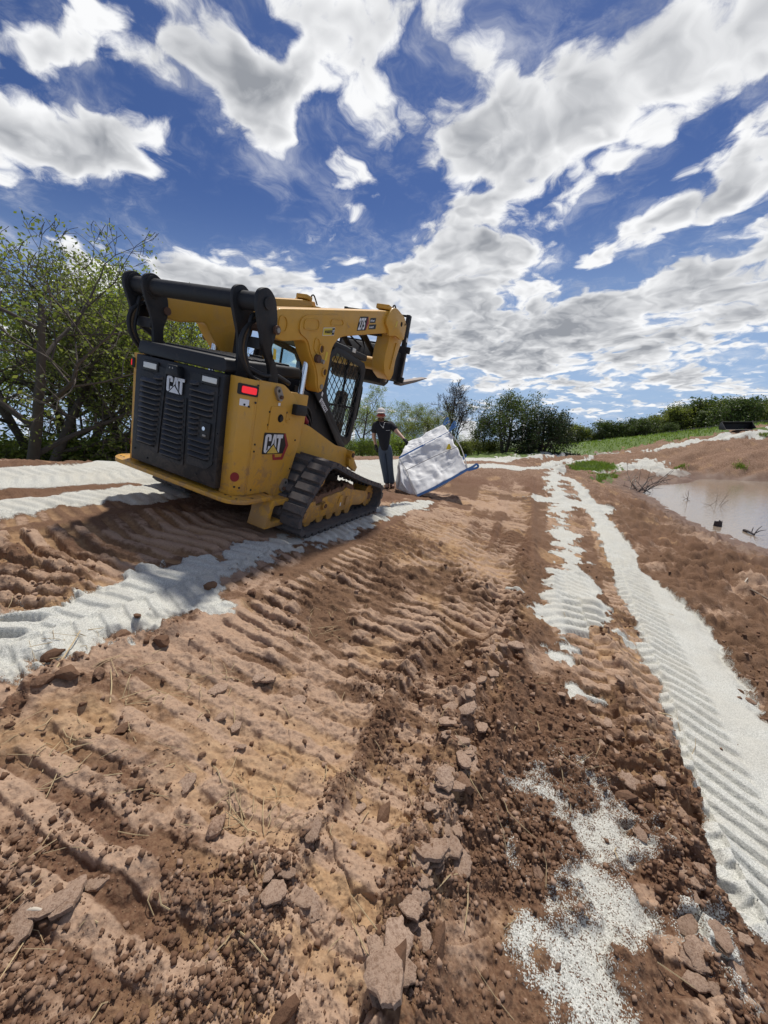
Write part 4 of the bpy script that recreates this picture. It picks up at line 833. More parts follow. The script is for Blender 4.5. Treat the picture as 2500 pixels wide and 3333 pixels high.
for s in (1, -1):
    inn, out_ = loop(-.058), loop(-LUGH); bm = bmesh.new(); n = len(inn); xa, xb = s*.572, s*1.018
    rg = [[bm.verts.new((x, p[0], p[1])) for p in L_] for L_ in (inn, out_) for x in (xa, xb)]
    for i in range(n):
        j = (i+1) % n
        for A_, C_ in ((rg[0], rg[1]), (rg[2], rg[3]), (rg[0], rg[2]), (rg[1], rg[3])): bm.faces.new((A_[i], A_[j], C_[j], C_[i]))
    trk_o = fin(bm, 'track', M['rubber'], LD, 40)
    seg = np.r_[0, np.cumsum(np.linalg.norm(np.diff(np.vstack([out_, out_[:1]]), axis=0), axis=1))]; tot = seg[-1]; NL = 36; ext = np.vstack([out_, out_[:1]])
    mo, mi = lug_mesh(s*.80, s*1.020), lug_mesh(s*.570, s*.775)
    def at_s(q): q %= tot; i = min(int(np.searchsorted(seg, q, 'right')-1), n-1); t = (q-seg[i])/(seg[i+1]-seg[i]+1e-9); return ext[i]*(1-t)+ext[i+1]*t
    for k in range(NL):
        for me_, sh_ in ((mo, 0.0), (mi, .5)):
            q = (k+sh_)*tot/NL; p = at_s(q); tg_ = at_s(q+.03)-at_s(q-.03); a = math.atan2(tg_[1], tg_[0])
            o = bpy.data.objects.new('lug', me_); COL.objects.link(o); o.parent = trk_o; o.location = (0, p[0], p[1]); o.rotation_euler = (a, 0, 0)
    bm = bmesh.new(); ins = np.r_[0, np.cumsum(np.linalg.norm(np.diff(np.vstack([inn, inn[:1]]), axis=0), axis=1))]
    for k in range(70):
        q = k*ins[-1]/70; i = min(int(np.searchsorted(ins, q, 'right')-1), n-1); p = inn[i]; d = inn[(i+1) % n]-inn[i]; d = d/np.linalg.norm(d); nn = np.array([d[1], -d[0]])
        for xa_ in (.70, .86): prism_bm(bm, [tuple(p-d*.018), tuple(p+d*.018), tuple(p+d*.010+nn*.03), tuple(p-d*.010+nn*.03)], 'x', s*xa_, s*(xa_+.03))
    tag(fin(bm, 'drive_teeth', M['rubber'], trk_o, 0), kind='stuff')
    fo = rnd([(.62, .145), (.60, .20), (.665, .315), (.88, .335), (.90, .28), (1.0, .28), (1.01, .345), (1.44, .385), (1.50, .415), (1.56, .39), (2.08, .295), (2.13, .25), (2.125, .175), (1.94, .135), (1.72, .165), (1.66, .135), (.95, .135), (.88, .105), (.76, .12)], .018, 3)
    uf = prism('track_frame', fo, 'x', s*.74, s*.935, Y_, LD, .008)
    flat('frame_panel', [[(p[0]*(1 if s > 0 else -1), p[1]) for p in rnd([(1.34, .24), (1.44, .25), (1.46, .335), (1.36, .325)], .01)][::(1 if s > 0 else -1)]], (s*.935, 0, 0), Vector((0, 1 if s > 0 else -1, 0)), SV, .001, .008, Y_, uf)
    cyl('pivot_boss', (s*.93, 1.035, .265), (s*.965, 1.035, .265), .045, Y_, uf, seg=20); cyl('pivot_pin', (s*.96, 1.035, .265), (s*.972, 1.035, .265), .024, M['rust'], uf, seg=12)
    cyl('pivot_boss', (s*.93, .72, .21), (s*.95, .72, .21), .032, Y_, uf, seg=18)
    prism('tension_bracket', rnd([(1.50, .20), (1.56, .20), (1.58, .26), (1.54, .305), (1.50, .29)], .01, 2), 'x', s*.93, s*.955, Y_, uf, .003)
    flat('frame_label', [[(p[0]*(1 if s > 0 else -1), p[1]) for p in [(1.40, .20), (1.425, .20), (1.425, .24), (1.40, .24)]][::(1 if s > 0 else -1)]], (s*.935, 0, 0), Vector((0, 1 if s > 0 else -1, 0)), SV, .001, .001, M['white'], uf)
    for y in (.84, 1.07, 1.27, 1.47, 1.68): cyl('roller', (s*.66, y, .122), (s*.90, y, .122), .072, Y_, LD, seg=24, bev=.008)
    for (cy_, cz_), r_ in (circ[0], circ[2]): w_ = cyl('idler', (s*.70, cy_, cz_), (s*.89, cy_, cz_), r_-.062, Y_, LD, seg=32, bev=.012); cyl('idler_hub', (s*.885, cy_, cz_), (s*.905, cy_, cz_), .05, M['mud'], w_, seg=18)
    sp_ = cyl('sprocket', (s*.72, 1.0, .535), (s*.80, 1.0, .535), .145, M['blackm'], LD, seg=30); cyl('drive_motor', (s*.56, 1.0, .535), (s*.86, 1.0, .535), .098, Y_, LD, seg=28, bev=.006)
    cp = cyl('motor_cap', (s*.86, 1.0, .535), (s*.875, 1.0, .535), .088, Y_, LD, seg=28, bev=.004)
    for t in np.linspace(0, 2*math.pi, 8, endpoint=False): cyl('bolt', (s*.874, 1.0+.07*math.cos(t), .535+.07*math.sin(t)), (s*.880, 1.0+.07*math.cos(t), .535+.07*math.sin(t)), .008, M['mud'], cp, seg=6)
    # mud packed on top of the frame
    bm = bmesh.new(); nx, ny = 9, 40; gv = []
    for iy in range(ny):
        for ix in range(nx):
            yy = .66+iy*(1.72-.66)/(ny-1); xx = s*(.70+ix*.235/(nx-1)); ed = min(ix, nx-1-ix, iy*.5, (ny-1-iy)*.5)
            zz_ = .30+.09*min(1, (yy-.62)*1.2) + (.05*(random.random()*.9+.25) if ed > 0 else -.03); gv.append(bm.verts.new((xx, yy+random.uniform(-.01, .01), zz_)))
    for iy in range(ny-1):
        for ix in range(nx-1): bm.faces.new((gv[iy*nx+ix], gv[iy*nx+ix+1], gv[(iy+1)*nx+ix+1], gv[(iy+1)*nx+ix]))
    fin(bm, 'packed_mud', M['mud'], uf, 25)
print('loader', time.time()-T0)
# ------------------------------------------------------------------ loose clods, crumbs, slabs of dried mud, straw
clod_m, N, b = new_mat('dirt_clod'); co = N.node('ShaderNodeTexCoord').outputs['Object']
gi = N.node('ShaderNodeNewGeometry').outputs['Random Per Island']; oi = N.node('ShaderNodeObjectInfo').outputs['Random']
rv = N.math('FRACT', N.math('ADD', gi, oi)); n_ = N.noise(co, 5, 6, .7)
c = N.mix(rv, (.125, .068, .041), (.250, .155, .100)); c = N.mix(N.math('MULTIPLY', N.ramp(rv, .70, .95), .8), c, (.37, .25, .18)); c = N.mix(N.math('MULTIPLY', N.ramp(n_, .58, .38), .7), c, (.14, .075, .045))
N.link(c, b.inputs['Base Color']); b.inputs['Roughness'].default_value = .95; b.inputs['Specular IOR Level'].default_value = .2
bp = N.node('ShaderNodeBump'); bp.inputs['Strength'].default_value = .8; bp.inputs['Distance'].default_value = .006; N.link(n_, bp.inputs['Height']); N.link(bp.outputs[0], b.inputs['Normal'])
slab_m, N, b = new_mat('dried_crust'); co = N.node('ShaderNodeTexCoord').outputs['Object']; oi = N.node('ShaderNodeObjectInfo').outputs['Random']; n_ = N.noise(co, 7, 7, .72)
c = N.mix(oi, (.34, .235, .170), (.43, .305, .225)); c = N.mix(N.math('MULTIPLY', N.ramp(n_, .56, .38), .8), c, (.20, .122, .080)); N.link(c, b.inputs['Base Color']); b.inputs['Roughness'].default_value = .95; b.inputs['Specular IOR Level'].default_value = .2
bp = N.node('ShaderNodeBump'); bp.inputs['Strength'].default_value = .9; bp.inputs['Distance'].default_value = .006; N.link(n_, bp.inputs['Height']); N.link(bp.outputs[0], b.inputs['Normal'])
nr_ = np.random.default_rng(21)
def clod_mesh(seed):
    r_ = np.random.default_rng(seed); bm = bmesh.new(); bmesh.ops.create_icosphere(bm, subdivisions=2, radius=1)
    ax = np.array([1, r_.uniform(.55, .9), r_.uniform(.35, .6)]); k = r_.normal(size=(11, 3)); k /= np.linalg.norm(k, axis=1)[:, None]; h = r_.uniform(.45, .85, 11)
    for v_ in bm.verts:
        p = np.array(v_.co)
        for q, hh in zip(k, h):                       # knock off flat facets
            d = p@q
            if d > hh: p = p-q*(d-hh)
        v_.co = p*ax*(1+r_.uniform(-.13, .13))
    me = bpy.data.meshes.new('clod'); bm.to_mesh(me); bm.free(); me.materials.append(clod_m); me.polygons.foreach_set('use_smooth', np.zeros(len(me.polygons), bool)); return me
CM = [clod_mesh(k) for k in range(7)]
def slab_mesh(seed):
    r_ = np.random.default_rng(seed); n = 9; a = np.sort(np.linspace(0, 2*math.pi, n, endpoint=False)+r_.uniform(-.25, .25, n)); rad = r_.uniform(.62, 1.0, n)
    pts = [(rad[i]*math.cos(a[i])*1.15, rad[i]*math.sin(a[i])*.85) for i in range(n)]; fine = []
    for i in range(n):
        p, q = np.array(pts[i]), np.array(pts[(i+1) % n])
        for t in (0, .33, .66): w_ = p+(q-p)*t; fine.append(tuple(w_+r_.normal(size=2)*.035))
    bm = bmesh.new(); m_ = len(fine); R0 = [bm.verts.new((x*1.0, y*1.0, -.28)) for x, y in fine]; R1 = [bm.verts.new((x*1.03, y*1.03, .0+r_.uniform(-.04, .04))) for x, y in fine]; R2 = [bm.verts.new((x*.90, y*.90, .07+r_.uniform(-.03, .03))) for x, y in fine]; R3 = [bm.verts.new((x*.48, y*.48, .085+.03*math.sin(3*x+2*y+seed))) for x, y in fine]; c_ = bm.verts.new((0, 0, .08))
    for A_, B2 in ((R0, R1), (R1, R2), (R2, R3)):
        for i in range(m_): bm.faces.new((A_[i], A_[(i+1) % m_], B2[(i+1) % m_], B2[i]))
    for i in range(m_): bm.faces.new((R3[i], R3[(i+1) % m_], c_))
    bmesh.ops.recalc_face_normals(bm, faces=bm.faces[:]); me = bpy.data.meshes.new('mud_slab'); bm.to_mesh(me); bm.free(); me.materials.append(slab_m); me.polygons.foreach_set('use_smooth', np.ones(len(me.polygons), bool)); me.set_sharp_from_angle(angle=R_(38)); return me
SM = [slab_mesh(40+k) for k in range(7)]
def put(name, me, x, y, size, sink=.25, flatk=1.0, tilt=.3, par=ground):
    o = bpy.data.objects.new(name, me); COL.objects.link(o); o.parent = par
    o.location = (x, y, ground_z(x, y)+size*(.5-sink)*flatk); o.rotation_euler = (nr_.uniform(-tilt, tilt), nr_.uniform(-tilt, tilt), nr_.uniform(0, 6.28)); o.scale = (size, size*nr_.uniform(.75, 1.1), size*flatk); return o
# dried slabs along the ridge between the two worked strips, and broken rows at lower left
for line, cnt, sp, s0, s1 in (([(800,2260),(880,2110),(935,1900),(960,1820),(985,1690),(1010,1560),(1060,1465),(1100,1420)], 84, 34, .016, .048), ([(560,1900),(500,1960),(640,1960),(760,1700)], 10, 50, .02, .042), ([(300,1740),(420,1720),(540,1600),(480,1520),(640,1480)], 9, 60, .02, .042), ([(1250,1480),(1330,1640),(1400,1800),(1470,1960),(1560,2160)], 40, 60, .016, .042), ([(0,2000),(130,1960),(220,1900)], 6, 40, .02, .045)):
    P_ = np.array(line, float); cs = np.r_[0, np.cumsum(np.hypot(*np.diff(P_, axis=0).T))]
    for k in range(cnt):
        q = nr_.uniform(0, cs[-1]); u = np.interp(q, cs, P_[:, 0])+nr_.normal()*sp*.6; v = np.interp(q, cs, P_[:, 1])+nr_.normal()*sp*.35
        g_ = px2g(u*D, v*D); put('mud_slab', SM[k % 7], g_[0], g_[1], nr_.uniform(s0, s1)*(1 if nr_.random() < .8 else 1.35), .12, .75, .30)
# clods big enough to pick out
n_c = 0
while n_c < 70:
    u, v = nr_.uniform(-40, 1690), nr_.triangular(1180, 1650, 2250); g_ = px2g(u*D, v*D)
    if gfield(sand, g_[0], g_[1]) > .4 and nr_.random() > .12: continue
    if gfield(rubble, g_[0], g_[1]) < .3 and nr_.random() > .25: continue
    put('clod', CM[n_c % 7], g_[0], g_[1], nr_.uniform(.009, .022)*(1 if nr_.random() < .85 else 1.7), .2); n_c += 1
for u, v, sz in ((265,1380,.06),(545,1290,.05),(455,1278,.05),(300,1350,.035),(150,1480,.06),(100,1500,.05),(215,1470,.05),(1000,1740,.06),(945,2080,.05),(830,1770,.05),(1600,1500,.03),(1620,1520,.035),(1595,1515,.02),(1640,1510,.03),(120,1435,.05),(350,1400,.06),(470,1790,.05),(860,2180,.05),(620,2210,.045),(1350,1745,.05),(1330,1600,.06)):
    g_ = px2g(u*D, v*D); put('clod', CM[int(sz*1000) % 7], g_[0], g_[1], sz, .22)
# crumbs: far too many to count
nc = 30000; uu = nr_.uniform(-60, 1720, nc*2); vv = 1150+1100*np.sqrt(nr_.uniform(0, 1, nc*2)); gx = np.empty(nc*2); gy = np.empty(nc*2)
c_, s_ = math.cos(PITCH), math.sin(PITCH); Xr = (uu*D-1250)/FPX; Yr = (vv*D-1666.5)/FPX; dy_ = c_-Yr*s_; dz_ = -s_-Yr*c_
t_ = 1.45/-dz_
for _ in range(12): t_ = t_*.3+.7*(base_z(Xr*t_, dy_*t_)/dz_)
gx, gy = Xr*t_, dy_*t_
keep = (np.clip(gfield(rubble, gx, gy)*(.25+1.6*np.clip(fbm(gx, gy, 3.0, 3, 77)+.35, 0, 1)) + .06, 0, 1) > nr_.random(nc*2)) & ((gfield(sand, gx, gy) < .35) | (nr_.random(nc*2) < .03)) & (gfield(pad, gx, gy) < .1); gx, gy = gx[keep][:nc], gy[keep][:nc]; nc = len(gx)
rr_ = np.hypot(gx, gy); i_ = np.clip(np.searchsorted(rows, rr_)-1, 0, NR-2); jf = np.clip((np.arctan2(gx, gy)+R_(80))/R_(160)*(NA-1), 0, NA-1.01); j_ = jf.astype(int); fj = jf-j_; fi = (rr_-rows[i_])/(rows[i_+1]-rows[i_])
gz = (Z[i_, j_]*(1-fi)+Z[i_+1, j_]*fi)*(1-fj)+(Z[i_, j_+1]*(1-fi)+Z[i_+1, j_+1]*fi)*fj+CAMH
cubev = np.array([(-1,-1,-1),(1,-1,-1),(1,1,-1),(-1,1,-1),(-1,-1,1),(1,-1,1),(1,1,1),(-1,1,1)], float); cubef = np.array([(0,3,2,1),(4,5,6,7),(0,1,5,4),(1,2,6,5),(2,3,7,6),(3,0,4,7)])
sz_ = (.0016+.0085*nr_.random(nc)**5)*(.7+.35*np.minimum(rr_, 4)); V_ = cubev[None]*(.55+.55*nr_.random((nc, 8, 1)))+nr_.normal(size=(nc, 8, 3))*.16
an = nr_.uniform(0, 6.28, nc); ca, sa = np.cos(an)[:, None], np.sin(an)[:, None]; V2 = V_.copy(); V2[..., 0] = V_[..., 0]*ca-V_[..., 1]*sa; V2[..., 1] = V_[..., 0]*sa+V_[..., 1]*ca
V2[..., 2] = V_[..., 2]*.75; V2 = V2*sz_[:, None, None]*.85+np.stack([gx, gy, gz+sz_*.35], -1)[:, None]
tag(add('soil_crumbs', mesh_np('soil_crumbs', V2.reshape(-1, 3), (cubef[None]+np.arange(nc)[:, None, None]*8).reshape(-1, 4)), clod_m, ground), kind='stuff')
# straw and dead stalks
straw_m = plain('straw', (.46, .35, .20), .8, var=.3, vscale=40); twig_m = plain('dead_twig', (.20, .15, .11), .85, var=.4, vscale=30); bare_m = plain('bleached_twig', (.50, .44, .36), .8, var=.25)
bm = bmesh.new()
for k in range(230):
    u, v = nr_.uniform(-20, 1500), nr_.triangular(1180, 1500, 2230); g_ = px2g(u*D, v*D)
    if k % 3 == 0: cu, cv = [(720,1340),(190,1410),(330,1500),(480,1470),(120,1640),(540,1760),(700,1330)][k % 7]; g_ = px2g((cu+nr_.normal()*45)*D, (cv+nr_.normal()*30)*D)
    L_ = nr_.uniform(.03, .13); a = nr_.uniform(0, 6.28); z_ = ground_z(g_[0], g_[1])+.006; r_ = nr_.uniform(.0009, .0022)
    e_ = np.array([math.cos(a), math.sin(a)])*L_; z2 = ground_z(g_[0]+e_[0], g_[1]+e_[1])+.006+(nr_.random() < .2)*.03
    tube_bm(bm, [(g_[0], g_[1], z_), (g_[0]+e_[0]*.5+nr_.normal()*.006, g_[1]+e_[1]*.5+nr_.normal()*.006, max((z_+z2)/2, ground_z(g_[0]+e_[0]*.5, g_[1]+e_[1]*.5)+.005)), (g_[0]+e_[0], g_[1]+e_[1], z2)], [r_, r_, r_*.7], 4)
tag(fin(bm, 'straw_bits', straw_m, None, 0), 'pale straw bits lying about on the churned brown soil', 'straw', kind='stuff')
for lb, (u0, v0), (u1, v1), r_ in (('straw stalk leaning on a dark clod beside the white strip', (128,1470), (178,1388), .004), ('straight pale stalk lying on bare soil below the white strip', (238,1520), (242,1462), .0035), ('pale twig near the foot of the crumbling ridge', (925,1745), (948,1722), .003), ('short grey stick half buried at the lower left', (55,1975), (95,1985), .007), ('forked pale root by the wide white strip', (1420,1555), (1450,1552), .004), ('long straw stalk standing out of the slope right of centre', (1468,1680), (1474,1712), .0022)):
    a, b2 = px2g(u0*D, v0*D), px2g(u1*D, v1*D); za, zb = ground_z(a[0], a[1])+r_*.6, ground_z(b2[0], b2[1])+r_*.8+.012; mid_ = ((a[0]+b2[0])/2+.006, (a[1]+b2[1])/2, max((za+zb)/2, ground_z((a[0]+b2[0])/2, (a[1]+b2[1])/2)+r_)+.004)
    bm = bmesh.new(); tube_bm(bm, spline([(a[0], a[1], za), mid_, (b2[0], b2[1], zb)], 5), [r_*(1-.4*i/10) for i in range(11)], 6); tag(fin(bm, 'stalk', straw_m if r_ < .005 else bare_m, None, 60), lb, 'stalk')
print('loose', time.time()-T0)
# ------------------------------------------------------------------ grass
def leaf_mat(name, lo, hi, tr=.48):
    m, N, b = new_mat(name); gi = N.node('ShaderNodeNewGeometry').outputs['Random Per Island']; c = N.mix(gi, lo, hi)
    N.link(c, b.inputs['Base Color']); b.inputs['Roughness'].default_value = .55; b.inputs['Specular IOR Level'].default_value = .3
    t = N.node('ShaderNodeBsdfTranslucent'); N.link(N.mix(1.0, c, (1.5, 1.6, .7), 'MULTIPLY'), t.inputs[0]); mx = N.node('ShaderNodeMixShader'); mx.inputs[0].default_value = tr
    N.link(b.outputs[0], mx.inputs[1]); N.link(t.outputs[0], mx.inputs[2]); N.link(mx.outputs[0], N.n['Material Output'].inputs[0]); return m
grass_m = leaf_mat('grass_blade', (.095, .150, .028), (.210, .270, .070), .4)
def blades(pts, h, w_, seed=1):
    r_ = np.random.default_rng(seed); n = len(pts); P_ = np.asarray(pts); a = r_.uniform(0, 6.28, n); hh = h*r_.uniform(.5, 1.2, n); ln = r_.normal(size=(n, 2))*.35*hh[:, None]
    d = np.stack([np.cos(a), np.sin(a)], -1)*w_; V_ = np.empty((n, 3, 3)); V_[:, 0, :2] = P_[:, :2]-d; V_[:, 1, :2] = P_[:, :2]+d; V_[:, 2, :2] = P_[:, :2]+ln; V_[:, :2, 2] = P_[:, 2:3]-.01; V_[:, 2, 2] = P_[:, 2]+hh
    return mesh_np('grass', V_.reshape(-1, 3), None, np.arange(n*3).reshape(-1, 3))
def scatter(poly, n, seed):
    r_ = np.random.default_rng(seed); lo, hi = poly.min(0), poly.max(0); p = lo+(hi-lo)*r_.random((n, 2)); p = p[poly_sd(p[:, 0], p[:, 1], poly)+.5*fbm(p[:, 0], p[:, 1], 1.5, 3, 5) > 0]; return np.c_[p, [ground_z(*q) for q in p]]
tag(add('grass_patch', blades(scatter(GRASS[0][1], 9000, 3), .13, .012, 3), grass_m), 'bright green grass patch inside the bend of the white tracks', 'grass', kind='stuff')
tag(add('grass_patch', blades(scatter(GRASS[1][1], 5000, 4), .12, .012, 4), grass_m), 'small green grass patch between white tracks nearer the pond', 'grass', kind='stuff')
vp = np.array([(6, 31), (14, 28), (22, 27), (31, 24.5), (44, 22), (60, 40), (40, 48), (24, 52), (8, 50), (2, 42)], float)
vp = scatter(vp, 26000, 9); vp = vp[gfield(grass, vp[:, 0], vp[:, 1]) > .5]; tag(add('verge_grass', blades(vp, .22, .035, 9), grass_m), 'rough green grass on the verge below the far road', 'grass', kind='stuff')
for lb, u, v in (('dark green weed tuft midway on the bare far bank', 2410, 1525), ('smaller weed tuft low on the bare far bank', 2213, 1527), ('weed tuft near the right end of the bank top', 2490, 1413)):
    g_ = px2g(u, v); pts = np.array([g_[:2]])+nr_.normal(size=(160, 2))*.13; tag(add('weed_tuft', blades(np.c_[pts, [ground_z(*q) for q in pts]], .16, .014, int(u)), grass_m), lb, 'weed', kind='stuff')
# ------------------------------------------------------------------ trees
LM = dict(spring=leaf_mat('spring_leaf', (.125, .165, .034), (.270, .305, .085)), olive=leaf_mat('olive_leaf', (.105, .130, .036), (.225, .240, .080)), dark=leaf_mat('dark_leaf', (.050, .080, .024), (.115, .150, .045), .25), juniper=leaf_mat('juniper_leaf', (.020, .040, .013), (.050, .076, .024), .15), bright=leaf_mat('bright_leaf', (.100, .155, .028), (.210, .265, .060)))
bark_m = plain('bark', (.085, .068, .055), .9, var=.4, vscale=8, bump=.02, bscale=20); barkg_m = plain('grey_bark', (.085, .072, .062), .9, var=.3, vscale=8)
def make_tree(seed, H=7.0, trunk=.16, forks=1, spread=.75, levels=4, kids=(5, 5, 4, 4), leafn=9000, leafs=.10, clump=.22, first=.22, lean=.0, droop=0.0, up=.25, leafmat='spring', bark=bark_m, minr=.006):
    r_ = np.random.default_rng(seed); segs = []; tips = []
    def grow(p, d, L, rad, lev):
        n = 4 if lev < 2 else 3; pts = [p.copy()]; rs = [rad]; cur = p.copy(); dd = d.copy()
        for i in range(n):
            dd = dd+r_.normal(size=3)*(.10 if lev == 0 else .20)+np.array([0, 0, up*.25 if lev else .05])-np.array([0, 0, droop*lev*.12]); dd /= np.linalg.norm(dd); cur = cur+dd*L/n; pts.append(cur.copy()); rs.append(max(minr, rad*(1-.62*(i+1)/n)))
        segs.append((pts, rs, lev))
        if lev >= levels-1:
            for t in (.35, .6, .8, 1.0): k = t*n; i = min(int(k), n-1); tips.append(pts[i]+(pts[i+1]-pts[i])*(k-i))
            return
        m = kids[lev]; f0 = first if lev == 0 else .25
        for j in range(m):
            t = f0+(1-f0)*(j+r_.uniform(.2, .9))/m; k = min(t, .999)*n; i = int(k); q = pts[i]+(pts[i+1]-pts[i])*(k-i); ax = (pts[i+1]-pts[i]); ax /= np.linalg.norm(ax)
            az_ = j*2.4+r_.uniform(-.5, .5)+seed; perp = np.cross(ax, [math.cos(az_), math.sin(az_), .3]); perp /= np.linalg.norm(perp)+1e-9
            e = ax*(1-spread)+perp*spread+np.array([0, 0, up]); e /= np.linalg.norm(e)
            grow(q, e, L*(.62 if lev else .58)*(1.15-.45*t)*r_.uniform(.8, 1.2), max(minr, (rs[i]*.62)), lev+1)
        if lev < levels-1 and lev > 0: grow(pts[-1], dd, L*.45, rs[-1], lev+1)
    for f in range(forks):
        a = f*2.1+seed; d = np.array([math.cos(a)*.32*(forks > 1)+lean, math.sin(a)*.32*(forks > 1), 1.0]); grow(np.array([math.cos(a), math.sin(a), 0])*trunk*.6*(forks > 1), d/np.linalg.norm(d), H*.72, trunk*(1 if forks == 1 else .75), 0)
    V_ = []; Q = []; base = 0
    for pts, rs, lev in segs:
        k = 7 if lev == 0 else (5 if lev == 1 else 3); P_ = np.array(pts); T = np.gradient(P_, axis=0); T /= np.linalg.norm(T, axis=1)[:, None]; s = np.cross(T, [.31, .22, .93]); s /= np.linalg.norm(s, axis=1)[:, None]+1e-9; u = np.cross(s, T)
        an = np.linspace(0, 2*math.pi, k, endpoint=False); R = np.array(rs)[:, None, None]; rg = P_[:, None]+R*(s[:, None]*np.cos(an)[None, :, None]+u[:, None]*np.sin(an)[None, :, None]); V_.append(rg.reshape(-1, 3)); m = len(P_)
        for i in range(m-1):
            for j in range(k): Q.append((base+i*k+j, base+i*k+(j+1) % k, base+(i+1)*k+(j+1) % k, base+(i+1)*k+j))
        base += m*k
    V_ = np.vstack(V_); hmax = max(V_[:, 2].max(), 1e-3); V_ *= H/hmax; tips = np.array(tips)*H/hmax
    tr_ = mesh_np('trunk', V_, np.array(Q)); tr_.materials.append(bark); tr_.polygons.foreach_set('use_smooth', np.ones(len(tr_.polygons), bool))
    if not leafn: return tr_, None, H
    c = tips[r_.integers(0, len(tips), leafn)]+r_.normal(size=(leafn, 3))*clump*np.array([1, 1, .8]); c[:, 2] = np.maximum(c[:, 2], .1); nrm = r_.normal(size=(leafn, 3))+np.array([0, 0, .6]); nrm /= np.linalg.norm(nrm, axis=1)[:, None]; a = np.cross(nrm, r_.normal(size=(leafn, 3))); a /= np.linalg.norm(a, axis=1)[:, None]; b2 = np.cross(nrm, a); s = leafs*r_.uniform(.55, 1.25, leafn)[:, None]
    L4 = np.stack([c-a*s, c+b2*s*.55, c+a*s, c-b2*s*.55], 1).reshape(-1, 3); lf = mesh_np('crown', L4, np.arange(leafn*4).reshape(-1, 4)); lf.materials.append(LM[leafmat]); return tr_, lf, H
PR = dict(
 dense_a=make_tree(1, 7, .15, 1, .72, 5, (6, 5, 4, 3), 12500, .050, .14, .18, leafmat='spring'), dense_b=make_tree(2, 7, .14, 2, .70, 5, (5, 4, 4, 3), 12500, .050, .15, .2, leafmat='olive'), dense_c=make_tree(3, 7, .15, 1, .78, 5, (7, 5, 4, 3), 13000, .048, .15, .12, leafmat='spring'),
 open_a=make_tree(4, 8, .20, 2, .62, 5, (5, 5, 4, 3), 4200, .05, .10, .25, up=.18, leafmat='olive'), bare=make_tree(5, 6, .13, 1, .60, 5, (7, 6, 5, 4), 0, first=.15, up=.28, bark=barkg_m, minr=.012), oak=make_tree(6, 6, .20, 2, .80, 5, (6, 5, 4, 3), 9500, .085, .18, .2, up=.15, leafmat='dark'),
 juniper=make_tree(8, 5, .18, 3, .85, 4, (8, 7, 5, 3), 12000, .10, .20, .1, lean=.15, droop=.5, up=.05, leafmat='juniper'), bush_a=make_tree(9, 2.4, .05, 4, .75, 4, (6, 5, 4, 3), 6500, .055, .22, .05, leafmat='olive', minr=.005), bush_b=make_tree(10, 2.6, .05, 4, .78, 4, (6, 5, 4, 3), 6500, .06, .22, .05, leafmat='bright', minr=.005),
 far_a=make_tree(11, 6, .14, 2, .75, 4, (7, 5, 4, 3), 6500, .16, .34, .08, leafmat='dark', minr=.02), far_b=make_tree(12, 6, .14, 2, .75, 4, (7, 5, 4, 3), 6500, .17, .36, .05, leafmat='olive', minr=.02), far_c=make_tree(13, 5, .14, 3, .78, 4, (7, 5, 4, 3), 7500, .15, .38, .03, leafmat='dark', minr=.02))
def tree(name, key, u, y, vtop, label, cat, group, rz=None, wide=1.0, dx=0):
    d_ = ray(u, vtop); x = d_[0]*y/d_[1]+dx; top = d_[2]*y/d_[1]+CAMH; zg = ground_z(x, y)-.06; k = max(.3, (top-zg))/PR[key][2]; rz = random.uniform(0, 6.28) if rz is None else rz
    e = empty(name, (x, y, zg), rz); tag(e, label, cat, group)
    for nm, me in zip(('trunk', 'crown'), PR[key][:2]):
        if me: o = bpy.data.objects.new(nm, me); COL.objects.link(o); o.parent = e; o.scale = (k*wide, k*wide, k)
    return e
GL = 'trees along the left edge'
for a in (('open_tree','open_a',-90,9.5,640,'tall thin-leaved tree with dark spreading branches at the far left',1.2), ('leafy_tree','dense_a',110,12.5,850,'green leafy tree just right of the thin-leaved one',1.1), ('leafy_tree','dense_c',265,12,885,'green leafy tree in the middle of the left group',1.15), ('leafy_tree','dense_b',400,13,880,'green leafy tree right beside the loader, behind its corner',1.05),
          ('leafy_tree','dense_b',180,16,905,'darker green tree standing behind the left group',1.2), ('leafy_tree','dense_a',500,15,935,'green tree partly hidden behind the black lift tube',1.0), ('open_tree','open_a',60,12,900,'lower dark branched tree under the far left crowns',1.3)):
    tree(a[0], a[1], a[2], a[3], a[4], a[5], 'tree', GL, wide=a[6])
for k, (u, y, vt, key) in enumerate(((-60,10.5,1395,'bush_a'),(60,11.5,1400,'bush_b'),(190,11,1410,'bush_a'),(320,11.5,1400,'bush_b'),(440,12,1405,'bush_a'))):
    tree('bush', key, u, y, vt, ('olive bush at the left edge below the thin-leaved tree', 'bright green bush under the crowns, second from the left edge', 'olive bush in the middle of the undergrowth below the left trees', 'bright green bush below the left trees, second from the loader', 'olive bush nearest the loader corner under the left trees')[k], 'bush', 'undergrowth on the left', wide=1.35)
GC = 'trees behind the man and the bag'
for a in (('leafy_tree','dense_a',1175,19,1255,'pale leaved tree between the loader cab and the man',.8), ('leafy_tree','dense_b',1250,24,1335,'low green tree right behind the man',1.3), ('leafy_tree','dense_c',1320,25,1300,'rounded green tree above the bag, left of the bare tree',1.15), ('leafy_tree','dense_b',1390,27,1310,'green tree behind the tip of the bag',1.2), ('leafy_tree','dense_c',1440,30,1340,'green tree next to the bare tree, on its left',1.2), ('leafy_tree','dense_a',1110,24,1300,'green tree seen below the forks beside the cab',1.0)):
    tree(a[0], a[1], a[2], a[3], a[4], a[5], 'tree', GC, wide=a[6])
